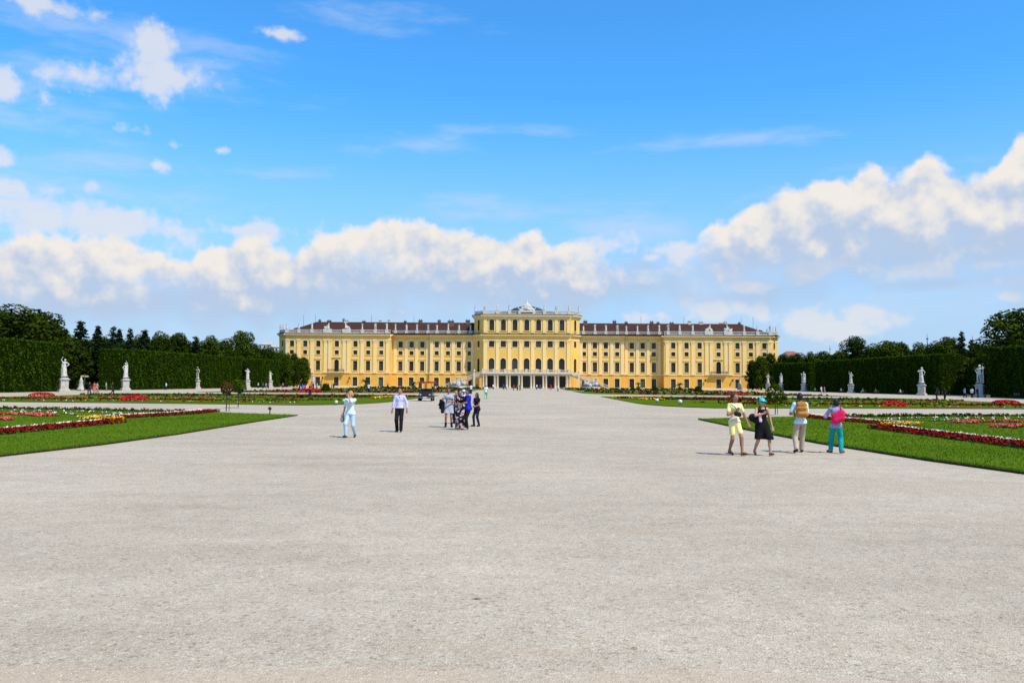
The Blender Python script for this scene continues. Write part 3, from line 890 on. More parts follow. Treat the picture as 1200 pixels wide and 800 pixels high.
WMESH = {}
def window_meshes(kind, wscale=1.0):
    key = (kind, wscale)
    if key in WMESH: return WMESH[key]
    w, z0, z1, ar = WK[kind]
    w *= wscale
    h = z1 - z0
    # surround, proud of the wall, with sill and hood
    g = MB()
    o, i_ = outline(w, h, ar, 0.24), outline(w, h, ar, 0.0)
    ring(g, o, i_, -0.10, 0.0)
    if kind != 'ground_floor_window' and kind != 'portico_door':
        g.box(-w / 2 - .34, w / 2 + .34, -0.20, 0.0, -0.24, -0.003)
    if kind in ('tall_window',):
        g.box(-w / 2 - .45, w / 2 + .45, -0.32, 0.0, h + .62, h + .86)
        g.box(-w / 2 - .2, w / 2 + .2, -0.06, 0.0, h + .245, h + .615)
    if kind in ('upper_window', 'square_window'):
        g.box(-w / 2 - .2, w / 2 + .2, -0.05, 0.0, -0.95, -0.30)
    if kind == 'balcony_door':
        g.box(-w / 2 - .9, w / 2 + .9, -0.4, 0.0, h + .75, h + 1.05)
    if kind == 'attic_window' or kind == 'arched_window':
        g.prism([(-.2, -.18), (.2, -.18), (.2, -.003), (-.2, -.003)], h + .02, h + .45)
    a = g.mesh(kind, MCR)
    # frame in the reveal
    g = MB()
    ii = outline(w, h, ar, -0.09)
    ii = [(p[0], p[1] + (0.09 if q < 2 else 0)) for q, p in enumerate(ii)]
    ring(g, outline(w, h, ar, 0), ii, 0.28, 0.38)
    g.box(-.045, .045, 0.285, 0.365, 0.09, h - 0.1)
    rows = max(2, int(round(h / 0.95)))
    for r in range(1, rows):
        z = h * r / rows
        ww = w / 2 - 0.09
        if ar and z > h - w / 2: ww = max(0.1, math.sqrt(max(0, (w / 2) ** 2 - (z - (h - w / 2)) ** 2)) - .09)
        g.box(-ww, -.048, 0.29, 0.36, z - .035, z + .035); g.box(.048, ww, 0.29, 0.36, z - .035, z + .035)
    b = g.mesh('frame', MGF)
    g = MB()
    g.face([(p[0], 0.39, p[1]) for p in outline(w, h, ar, 0)])
    c = g.mesh('pane', MSH if kind in ('tall_window', 'ground_floor_window') else MGL)
    # keep the pane facing outward
    WMESH[key] = (a, b, c)
    return WMESH[key]

def place_window(kind, A, t, n, u, wscale=1.0):
    a, b, c = window_meshes(kind, wscale)
    p = A + t * u
    rz = math.atan2(t.y, t.x)
    o = new_obj(kind, a, palace, (p.x, p.y - PY, WK[kind][1]), rz)
    f = new_obj('frame', b, o)
    new_obj('pane', c, o)

wall = MB()       # upper wall
base = MB()       # ground floor
trim = MB()       # cornices and bands
pil = []          # pilaster places
def wall_run(A, B, z0, z1, ops, g, depth=0.4):
    """wall face from A to B (plan), outward = right of travel; ops (u0,u1,z0,z1,arched)"""
    A, B = Vector(A), Vector(B)
    L = (B - A).length; t = (B - A) / L; n = Vector((t.y, -t.x))
    us = sorted({0.0, L} | {round(v, 4) for o in ops for v in o[:2]})
    zs = sorted({z0, z1} | {v for o in ops for v in o[2:4]})
    P = lambda u, z, d=0.0: (A.x + t.x * u - n.x * d, A.y + t.y * u - n.y * d - PY, z)
    for i in range(len(us) - 1):
        um = (us[i] + us[i + 1]) / 2
        # merge vertical runs of solid wall
        run = None
        for j in range(len(zs) - 1):
            zm = (zs[j] + zs[j + 1]) / 2
            hole = any(o[0] < um < o[1] and o[2] < zm < o[3] for o in ops)
            if not hole and run is None: run = zs[j]
            if hole and run is not None:
                g.face([P(us[i], run), P(us[i + 1], run), P(us[i + 1], zs[j]), P(us[i], zs[j])]); run = None
        if run is not None:
            g.face([P(us[i], run), P(us[i + 1], run), P(us[i + 1], z1), P(us[i], z1)])
    for u0, u1, a, b, ar in ops:
        w = u1 - u0; uc = (u0 + u1) / 2
        zt = b - w / 2 if ar else b
        g.face([P(u0, a), P(u0, zt), P(u0, zt, depth), P(u0, a, depth)])
        g.face([P(u1, zt), P(u1, a), P(u1, a, depth), P(u1, zt, depth)])
        g.face([P(u1, a), P(u0, a), P(u0, a, depth), P(u1, a, depth)])
        if not ar:
            g.face([P(u0, b), P(u1, b), P(u1, b, depth), P(u0, b, depth)])
        else:
            arcp = [(uc + w / 2 * math.cos(math.pi * k / NARC), zt + w / 2 * math.sin(math.pi * k / NARC)) for k in range(NARC + 1)]
            for k in range(NARC):
                (ua, za), (ub, zb) = arcp[k], arcp[k + 1]
                g.face([P(ua, za), P(ua, b), P(ub, b), P(ub, zb)] if True else [])
                g.face([P(ub, zb), P(ub, zb, depth), P(ua, za, depth), P(ua, za)])

ZC = 21.65
def facade(A, B, wins, z1=19.0, ground=True, wsc=1.0):
    """one straight run of palace wall: wins = [(u, [kinds])]"""
    A, B = Vector(A), Vector(B)
    L = (B - A).length; t = (B - A) / L; n = Vector((t.y, -t.x))
    lo, up = [], []
    for u, kinds in wins:
        for k in kinds:
            w, a, b, ar = WK[k]
            w *= wsc
            (lo if b < 5.5 else up).append((u - w / 2, u + w / 2, a, b, ar))
            place_window(k, A, t, n, u, wsc)
    if ground: wall_run(A, B, 0, 5.6, lo, base)
    wall_run(A, B, 5.6 if ground else 0, z1, up, wall)
    Ax, Bx = (A.x, A.y - PY), (B.x, B.y - PY)
    # string course, frieze and cornice stacked outward
    trim.obox(Ax, Bx, 0.003, 0.16, 5.45, 5.85)
    trim.obox(Ax, Bx, 0.003, 0.10, 0.0, 0.45)

def entab(A, B, z):
    Ax, Bx = (A[0], A[1] - PY), (B[0], B[1] - PY)
    trim.obox(Ax, Bx, -0.5, 0.12, z, z + .5)
    wall.obox(Ax, Bx, -0.5, 0.08, z + .5, z + 1.55)
    trim.obox(Ax, Bx, -0.5, 0.45, z + 1.55, z + 1.95)
    trim.obox(Ax, Bx, -0.5, 0.95, z + 1.95, z + 2.35)
gut = MB()
def gutter(A, B, z):
    gut.obox((A[0], A[1] - PY), (B[0], B[1] - PY), 0.2, 1.05, z, z + .30)

FULL = ['ground_floor_window', 'tall_window', 'mezzanine_window', 'upper_window']
UP = FULL[1:]
yC, yB, yA, yE = 340.0, 346.0, 347.0, 343.0
runs = []
for s in (-1, 1):
    def run(x0, y0, x1, y1, wins, **kw):
        """plan run from inner end to outer end; mirrored for the left wing"""
        if s > 0:
            A, B = (x0, y0), (x1, y1)
            facade(A, B, wins, **kw)
        else:
            A, B = (-x1, y1), (-x0, y0)
            L = math.hypot(x1 - x0, y1 - y0)
            facade(A, B, [(L - u, k) for u, k in wins][::-1], **kw)
        runs.append((A, B))
        return A, B
    # canted corner of the middle block
    A, B = run(17.5, yC, 21.3, yB - 1.0, [(3.1, ['arched_window', 'square_window', 'attic_window'])], z1=19.0, wsc=0.8)
    entab(A, B, 19.0); gutter(A, B, 21.36)
    A, B = run(21.3, yB - 1.0, 21.3, yB, [])
    A, B = run(21.3, yB, 39.5, yB, [(x - 21.3, FULL) for x in (23.2, 27.6, 32.0, 36.6)])
    entab(A, B, 19.0); gutter(A, B, 21.36)
    pil += [(s * x, yB) for x in (22.0, 25.4, 29.9, 34.4, 38.7)]
    A, B = run(39.5, yB, 39.5, yA, [])
    A, B = run(39.5, yA, 55.0, yA, [(x - 39.5, FULL) for x in (42.6, 47.0, 51.5)])
    entab(A, B, 19.0); gutter(A, B, 21.36)
    pil += [(s * x, yA) for x in (40.4, 44.9, 49.2, 53.7)]
    # side wall of the end pavilion: faces the middle
    if s > 0: A, B = (55.0, yA), (55.0, yE)
    else: A, B = (-55.0, yE), (-55.0, yA)
    facade(A, B, []); entab(A, B, 19.0)
    A, B = run(55.0, yE, 97.5, yE, [(x - 55.0, FULL if abs(x - 76.75) > 1 else ['ground_floor_window', 'balcony_door', 'mezzanine_window', 'upper_window']) for x in (58.7, 64.0, 69.2, 76.75, 84.3, 89.6, 95.0)])
    entab(A, B, 19.0); gutter(A, B, 21.36)
    pil += [(s * x, yE) for x in (56.2, 61.3, 66.5, 72.0, 73.8, 79.6, 81.4, 86.9, 92.3, 96.9)]
    A, B = run(97.5, yE, 101.5, yE + 4.5, [(3.0, UP)], wsc=0.85)
    entab(A, B, 19.0); gutter(A, B, 21.36)
    A, B = run(101.5, yE + 4.5, 101.5, 374, [(4, FULL), (9, FULL), (14, FULL), (20, FULL)])
    entab(A, B, 19.0); gutter(A, B, 21.36)
    # back of the wing
    wall.box(s * 99, s * 101.4, 28.6, 29, 0, 21)
# middle block front
CX = (-14.0, -9.35, -4.7, 0.0, 4.7, 9.35, 14.0)
facade((-17.5, yC), (17.5, yC), [(x + 17.5, ['arched_window', 'square_window', 'portico_door']) for x in CX])
entab((-17.5, yC), (17.5, yC), 19.0); gutter((-17.5, yC), (17.5, yC), 21.36)
pil += [(x, yC) for x in (-16.6, -11.7, -7.0, -2.35, 2.35, 7.0, 11.7, 16.6)]
# attic storey of the middle block
A7 = [(-17.5, yC), (17.5, yC)]
wall_run((-17.5, yC), (17.5, yC), 21.4, 27.6, [(x + 17.5 - .975, x + 17.5 + .975, 22.9, 27.4, True) for x in CX], wall)
for x in CX: place_window('attic_window', Vector((-17.5, yC)), Vector((1, 0)), None, x + 17.5)
cw = WK['attic_window'][0] * .8
Lc = math.hypot(3.8, 5.0)
wall_run((17.5, yC), (21.3, yB - 1), 21.4, 27.6, [(3.1 - cw / 2, 3.1 + cw / 2, 22.9, 27.4, True)], wall)
wall_run((-21.3, yB - 1), (-17.5, yC), 21.4, 27.6, [(Lc - 3.1 - cw / 2, Lc - 3.1 + cw / 2, 22.9, 27.4, True)], wall)
wall_run((21.3, yB - 1), (21.3, 372), 20.5, 27.6, [], wall)
wall_run((-21.3, 372), (-21.3, yB - 1), 20.5, 27.6, [], wall)
for A, B in (((-17.5, yC), (17.5, yC)), ((17.5, yC), (21.3, yB - 1)), ((-21.3, yB - 1), (-17.5, yC)), ((21.3, yB - 1), (21.3, 372)), ((-21.3, 372), (-21.3, yB - 1))):
    Ax, Bx = (A[0], A[1] - PY), (B[0], B[1] - PY)
    trim.obox(Ax, Bx, -0.5, 0.12, 27.6, 28.2)
    trim.obox(Ax, Bx, -0.5, 0.55, 28.2, 28.7)
    trim.obox(Ax, Bx, -0.5, 1.0, 28.7, 29.1)
    gutter(A, B, 29.1)
attic_pil = [(x, yC) for x in (-16.6, -11.7, -7.0, -2.35, 2.35, 7.0, 11.7, 16.6)]

wall.build('wall', MW, palace)
base.build('ground_floor_wall', MWG, palace)
trim.build('cornice', MCR, palace)
gut.build('gutter', MDR, palace)

# pilasters, each with base, shaft and capital (one mesh, copied)
g = MB()
g.box(-.80, .80, -.34, 0, 0, .55); g.box(-.72, .72, -.30, 0, .55, .8)
g.box(-.62, .62, -.25, 0, .8, 12.2)
g.box(-.68, .68, -.30, 0, 12.2, 12.4)
for z, w, d in ((12.4, .66, .29), (12.65, .72, .34), (12.9, .78, .40)): g.box(-w, w, -d, 0, z, z + .25)
g.box(-.86, .86, -.46, 0, 13.147, 13.35)
PILM = g.mesh('pilaster', MCR)
for x, y in pil: new_obj('pilaster', PILM, palace, (x, y - PY, 5.653))
g = MB()
g.box(-.62, .62, -.2, 0, 0, 5.2); g.box(-.72, .72, -.28, 0, 5.2, 5.66)
APM = g.mesh('attic_pilaster', MCR)
for x, y in attic_pil: new_obj('attic_pilaster', APM, palace, (x, y - PY, 21.93))

# balconies of the end pavilions
for s in (-1, 1):
    g = MB()
    x = s * 76.75
    g.box(x - 3.3, x + 3.3, yE - PY - 1.5, yE - PY - .003, 5.86, 6.16)
    for k in (-2.5, 2.5): g.prism([(x + k - .25, yE - PY - 1.1), (x + k + .25, yE - PY - 1.1), (x + k + .25, yE - PY - .17), (x + k - .25, yE - PY - .17)], 5.2, 5.85)
    b = g.build('balcony', MST, palace)
    g = MB()
    for k in range(34):
        xx = x - 3.2 + 6.4 * k / 33
        g.box(xx - .03, xx + .03, yE - PY - 1.45, yE - PY - 1.39, 6.16, 7.05)
    for k in range(5):
        for e in (-3.2, 3.2): g.box(x + e - .03, x + e + .03, yE - PY - 1.2 + k * .25, yE - PY - 1.14 + k * .25, 6.16, 7.05)
    g.box(x - 3.25, x + 3.25, yE - PY - 1.47, yE - PY - 1.37, 7.05, 7.14)
    g.box(x - 3.25, x + 3.25, yE - PY - 1.452, yE - PY - 1.388, 6.5, 6.62)
    g.build('railing', MIR, b)
    for k in (-5.4, 5.4):   # wall lanterns
        q = MB(); q.box(x + k - .08, x + k + .08, yE - PY - .7, yE - PY - .003, 3.9, 4.0); q.lathe([(.08, 0), (.3, .15), (.34, .7), (.1, .95)], (x + k, yE - PY - .7, 3.1), 8)
        q.build('wall_lantern', MIR, palace)

# roofs
for s in (-1, 1):
    g = MB()
    x0, x1 = 21.35, 100.0
    ye, yr, yb = 347.6 - PY, 360 - PY, 372 - PY
    z0, z1 = 21.9, 27.2
    E = [(x0, ye), (x1, ye), (x1, yb), (x0, yb)]
    p = [(s * x0, ye, z0), (s * x1, ye, z0), (s * x1, yb, z0), (s * x0, yb, z0), (s * x0, yr, z1), (s * (x1 - 10.5), yr, z1)]
    for q in ((0, 1, 5, 4), (1, 2, 5), (2, 3, 4, 5)):
        pts = [p[k] for k in q]
        g.face(pts if s > 0 else pts[::-1])
    # flat walk behind the balustrade of the pavilion
    g.face([(s * 21.3, -1, z0 - .05), (s * 101.3, -1.5, z0 - .05), (s * 101.3, 28, z0 - .05), (s * 21.3, 28, z0 - .05)])
    # pavilion front roof running into the main roof
    a, b_ = 57, 97
    zz = 25.6
    q = [(s * a, 0.3, z0), (s * b_, 0.3, z0), (s * (b_ - 7), 8.9, zz), (s * (a + 7), 8.9, zz)]
    g.face(q if s > 0 else q[::-1]); 
    q2 = [(s * a, 0.3, z0), (s * (a + 7), 8.9, zz), (s * a, 8.9, z0 + 2.5)]
    g.face(q2); g.face([(s * b_, 0.3, z0), (s * (b_ - 7), 8.9, zz), (s * b_, 8.9, z0 + 2.5)])
    rf = g.build('roof', MRF, palace)
    g = MB()
    g.tube([(s * x0, yr, z1 + .05), (s * (x1 - 10.5), yr, z1 + .05)], .16, 6)
    for yy in (ye, yb): g.tube([(s * (x1 - 10.5), yr, z1 + .05), (s * x1, yy, z0 + .05)], .14, 6)
    g.build('ridge_cap', MDR, rf)
    # chimneys and vents along the ridge
    rr = random.Random(11 + s)
    spots = [(25, .9, .9, -1), (32, 1.3, .5, -3)] if s < 0 else [(24.5, .8, .8, -1)]
    spots += [(x + rr.uniform(-2, 2), rr.uniform(.4, .9), rr.uniform(.4, 1.2), rr.uniform(0, 3)) for x in (37, 44, 52, 57, 63, 69, 75, 80, 85, 89)]
    for x, w, h, dy in spots:
        q = MB()
        q.box(s * x - w, s * x + w, yr + dy - .5, yr + dy + .5, 24.5, z1 + h)
        q.box(s * x - w - .12, s * x + w + .12, yr + dy - .62, yr + dy + .62, z1 + h, z1 + h + .2)
        for k in (-.5, .5): q.lathe([(.16, 0), (.2, .3), (.12, .55)], (s * x + k * w, yr + dy, z1 + h + .2), 8)
        q.build('chimney', MCH if rr.random() < .6 else MST, rf)
    for x in (48, 66, 90, 95):
        q = MB(); q.tube([(s * x, yr, z1 - 2), (s * x, yr, z1 + 3.2)], .06, 5); q.build('lightning_rod', MIR, rf)
# middle roof and dome
g = MB()
g.box(-19.5, 19.5, -3.2, 24, 29.0, 29.45)
for q in (((-17, -2), (17, -2), (10, 4), (-10, 4)), ((17, 22), (-17, 22), (-10, 12), (10, 12)), ((17, -2), (17, 22), (10, 12), (10, 4)), ((-17, 22), (-17, -2), (-10, 4), (-10, 12))):
    g.face([(p[0], p[1], 29.46 if abs(p[0]) > 12 else 31.2) for p in q])
g.face([(-10, 4, 31.2), (10, 4, 31.2), (10, 12, 31.2), (-10, 12, 31.2)])
mr = g.build('middle_roof', MCU, palace)
g = MB()
g.lathe([(8.2, 0), (8.0, .6), (7.2, 1.5), (5.6, 2.5), (3.2, 3.2), (.8, 3.5)], (0, 6, 30.2), 28, sy=.8)
g.build('dome', MCU, mr)

# roof balustrades with piers
BAL = MB()
BAL.box(-.11, .11, -.11, .11, 0, .1)
BAL.lathe([(.07, .1), (.14, .3), (.13, .42), (.06, .75), (.09, .85)], n=6)
BAL.box(-.11, .11, -.11, .11, .85, .93)
def balustrade(A, B, z, off, step=0.42, name='balustrade', hb=.28, par=None, m=None):
    A, B = Vector(A), Vector(B)
    L = (B - A).length; t = (B - A) / L; n = Vector((t.y, -t.x))
    g = MB()
    Ax, Bx = (A.x, A.y - PY), (B.x, B.y - PY)
    g.obox(Ax, Bx, off - .2, off + .2, z, z + hb)
    g.obox(Ax, Bx, off - .2, off + .2, z + hb + .93, z + hb + 1.15)
    k = int(L / step)
    for i in range(k):
        p = A + t * (L * (i + .5) / k) + n * off
        b0 = len(g.v)
        g.v += [(v[0] + p.x, v[1] + p.y - PY, v[2] + z + hb) for v in BAL.v]
        g.f += [tuple(b0 + q for q in f) for f in BAL.f]; g.m += BAL.m; g.sm += BAL.sm
    return g.build(name, m or MST, par or palace)
for A, B in runs:
    if abs(A[1] - B[1]) > .9 and abs(A[0] - B[0]) < .1: continue
    if max(abs(A[0]), abs(B[0])) < 22: continue
    balustrade(A, B, 21.66, 0.0)
for A, B in (((-17.5, yC), (-3.4, yC)), ((3.4, yC), (17.5, yC)), ((17.5, yC), (21.3, yB - 1)), ((-21.3, yB - 1), (-17.5, yC))):
    balustrade(A, B, 29.40, 0.0)
g = MB()
piers = []
for s in (-1, 1):
    piers += [(s * x, yB, 21.66) for x in (22.9, 27.6, 32.0, 36.6)]
    piers += [(s * x, yA, 21.66) for x in (40.4, 44.9, 49.2, 53.7)]
    piers += [(s * x, yE, 21.66) for x in (56.6, 61.3, 66.5, 87.0, 92.3, 97.2)]
    piers += [(s * 101.0, yE + 4.3, 21.66), (s * 101.4, 353, 21.66), (s * 101.4, 362, 21.66)]
    piers += [(s * x, yC, 29.40) for x in (7.0, 11.7, 16.9)] + [(s * 21.0, yB - 1.4, 29.40)]
g.box(-.62, .62, -.45, .45, 0, 1.55)
PIER = g.mesh('balustrade_pier', MST)
for x, y, z in piers: new_obj('balustrade_pier', PIER, palace, (x, y - PY, z))
for s in (-1, 1):
    for x in (72.9, 80.6):
        g = MB(); g.box(-1.7, 1.7, -.47, .47, 0, 1.69); g.build('sculpture_plinth', MST, palace, (s * x, yE - PY, 21.66))

# central crest above the middle window
g = MB()
g.box(-3.4, 3.4, yC - PY - .7, yC - PY + .6, 29.4, 30.9)
cr = g.build('crest', MST, palace)
g = MB(); g.box(-2.4, 2.4, yC - PY - .76, yC - PY - .703, 29.8, 30.2); g.build('inscription_panel', MDK, cr)
pr = []
r8 = random.Random(5)
for i in range(70):
    u = r8.uniform(-1, 1); hmax = 3.0 * (1 - abs(u) ** 1.1) + .2
    zz = 30.9 + hmax * r8.uniform(0, .9)
    rr_ = r8.uniform(.22, .5)
    pr.append(ell((u * 2.7, yC - PY - .1 + r8.uniform(-.35, .3), zz), (rr_, rr_ * .8, rr_ * r8.uniform(.8, 1.4))))
pr += [ell((0, yC - PY - .35, 32.5), (.95, .35, 1.25)), cap((0, yC - PY, 33.4), (0, yC - PY, 35.0), .45, .22), cap((-2.6, yC - PY, 31), (-3.6, yC - PY, 32.2), .3, .12), cap((2.6, yC - PY, 31), (3.6, yC - PY, 32.2), .3, .12)]
new_obj('coat_of_arms', sdf_mesh('coat_of_arms', pr, .1, [MST], k=.12), cr)

# ------------------------------------------------------------------ portico and double stair
yT = 330.0
ter = MB()
ter.box(-17.2, 17.2, yT - PY, yC - PY - .15, 4.95, 5.62)
ter.box(-17.6, 17.6, yT - PY - .35, yC - PY - .15, 5.623, 5.85)
terr = ter.build('terrace', MTER, palace)
balustrade((-17.2, yT), (17.2, yT), 5.85, -.1, step=.36, hb=.2, par=terr, name='terrace_balustrade', m=MTER)
g = MB()
for x in (-16.7, -12.6, -8.2, -4.1, .2 - .2 + 0, 4.1, 8.2, 12.6, 16.7):
    g.box(x - .5, x + .5, yT - PY - .13, yT - PY + .33, 5.853, 7.5)
g.build('terrace_pier', MTER, terr)
g = MB()
g.lathe([(.55, 0), (.55, .25), (.46, .35), (.42, .6), (.36, 4.3), (.42, 4.4), (.52, 4.6), (.55, 4.95)], n=14)
COLM = g.mesh('column', MTER)
for x in (-16.7, -15.6, -12.3, -11.2, -7.6, -6.5, -2.9, -1.8, 1.8, 2.9, 6.5, 7.6, 11.2, 12.3, 15.6, 16.7):
    new_obj('column', COLM, terr, (x, yT - PY + .55, -.002))
for s in (-1, 1):
    st = empty('staircase', (0, 0, 0), 0, palace)
    x0, x1 = 17.25, 32.5
    n = 28
    g = MB()
    for i in range(n):
        a = x0 + (x1 - x0) * i / n; b = x0 + (x1 - x0) * (i + 1) / n
        z = 5.6 * (1 - i / n)
        g.box(min(s * a, s * b), max(s * a, s * b), yT - PY + .5, yT - PY + 4.5, z - .9 if z > 1 else 0, z)
    g.build('steps', MTER, st)
    # flank wall with arches beneath the flight
    g = MB()
    top = lambda x: 5.6 * (1 - (x - x0) / (x1 - x0))
    for a, b in ((x0, 18.2), (22.6, 24.0), (27.0, 32.4)):
        P = [(s * a, 0), (s * b, 0), (s * b, max(0.05, top(b) - .2)), (s * a, top(a) - .2)]
        yy = yT - PY + .48
        g.face([(p[0], yy, p[1]) for p in (P if s > 0 else P[::-1])])
        g.face([(p[0], yy + .6, p[1]) for p in (P[::-1] if s > 0 else P)])
        for e in (a, b): g.face([(s * e, yy, 0), (s * e, yy + .6, 0), (s * e, yy + .6, top(e) - .2 if top(e) > .3 else .05), (s * e, yy, top(e) - .2 if top(e) > .3 else .05)])
    g.build('flank_wall', MWG, st)
    g = MB()
    for z0_, z1_, w in ((-.2, .06, .36), (.9, 1.02, .3)):
        for yy in (yT - PY + .25, yT - PY + 4.4):
            P = [(x0, top(x0)), (x1, top(x1))]
            A_, B_ = P
            i = len(g.v)
            g.v += [(s * A_[0], yy, A_[1] + z0_), (s * B_[0], yy, B_[1] + z0_), (s * B_[0], yy + w, B_[1] + z0_), (s * A_[0], yy + w, A_[1] + z0_),
                    (s * A_[0], yy, A_[1] + z1_), (s * B_[0], yy, B_[1] + z1_), (s * B_[0], yy + w, B_[1] + z1_), (s * A_[0], yy + w, A_[1] + z1_)]
            for q in ((3, 2, 1, 0), (4, 5, 6, 7), (0, 1, 5, 4), (1, 2, 6, 5), (2, 3, 7, 6), (3, 0, 4, 7)):
                g.f.append(tuple(i + k for k in q)); g.m.append(0); g.sm.append(False)
    for yy in (yT - PY + .36, yT - PY + 4.5):
        for k in range(30):
            x = x0 + (x1 - x0) * (k + .5) / 30
            g.box(s * x - .035, s * x + .035, yy, yy + .08, top(x) + .1, top(x) + .97)
    g.build('stair_balustrade', MTER, st)
    g = MB()
    for x in (20.2, 26.0): g.box(s * x - .35, s * x + .35, yT - PY - .2, yT - PY + .22, 0, top(x) + 1.5)
    g.lathe([(.1, 0), (.35, .3), (.3, .9), (.06, 1.3)], (s * 20.2, yT - PY, top(20.2) + 1.5), 10)
    g.build('lantern_pillar', MTER, st)
# ------------------------------------------------------------------ people
FLORAL = mat('floral_cloth', (.010, .009, .010), .85, scale=7, col2=(.55, .40, .44), detail=1, spec=.1)
for _n in FLORAL.node_tree.nodes:
    if _n.type == 'VALTORGB': _n.color_ramp.elements[0].position = .50; _n.color_ramp.elements[1].position = .60
SKIN = {
    'fair': mat('fair_skin', (0.50, 0.27, 0.18), 0.55, var=.06, scale=8),
    'tan': mat('tanned_skin', (0.34, 0.16, 0.095), 0.55, var=.06, scale=8),
    'brown': mat('brown_skin', (0.22, 0.10, 0.06), 0.55, var=.06, scale=8),
}
MEYE = mat('eye_dark', (0.02, 0.015, 0.012), 0.3)
MLIP = mat('lip', (0.35, 0.09, 0.08), 0.5)
CM = {}
def cloth(c, c2=None, scale=14, rough=.85):
    key = (tuple(c), tuple(c2) if c2 else None, scale)
    if key not in CM:
        CM[key] = mat('cloth', c, rough, var=.12, scale=scale, col2=c2, bump=.12, bscale=14, spec=.12)
    return CM[key]
HC = {k: mat(k + '_hair', c, .55, var=.25, scale=30) for k, c in dict(black=(.012, .010, .009), brown=(.05, .026, .015), blonde=(.42, .27, .10), grey=(.25, .22, .2)).items()}

def skel(sp):
    """joint places in a 1.65 m body facing -Y; x>0 is the person's left"""
    J = {}
    px, pz = sp.get('hip', (0, .90))
    hw = sp.get('hipw', .085)
    J['pel'] = Vector((px, 0, pz))
    ln = sp.get('lean', 0)      # forward lean
    sl = sp.get('side', 0)
    J['waist'] = J['pel'] + Vector((sl * .4, -ln * .3, .17))
    J['chest'] = J['pel'] + Vector((sl * .8, -ln * .8, .34))
    J['sh'] = J['pel'] + Vector((sl, -ln, .455))
    J['neck'] = J['pel'] + Vector((sl, -ln * 1.15, .51))
    J['head'] = J['pel'] + Vector((sl * 1.1 + sp.get('htilt', (0, 0))[0], -ln * 1.3 + sp.get('htilt', (0, 0))[1] - .012, .64))
    for k, s in (('R', -1), ('L', 1)):
        J['hip' + k] = J['pel'] + Vector((s * hw, 0, -.03))
        J['sho' + k] = J['sh'] + Vector((s * sp.get('shw', .165), 0.0, -.015))
        f = Vector(sp['feet'][k])
        J['kn' + k], J['an' + k] = ik(J['hip' + k], f, .425, .405, sp.get('kneepole', {}).get(k, (s * .1, -1, 0)))
        h = Vector(sp['hands'][k])
        J['el' + k], J['wr' + k] = ik(J['sho' + k], h, .275, .245, sp.get('pole', {}).get(k, (s * .35, .9, -.2)))
    return J

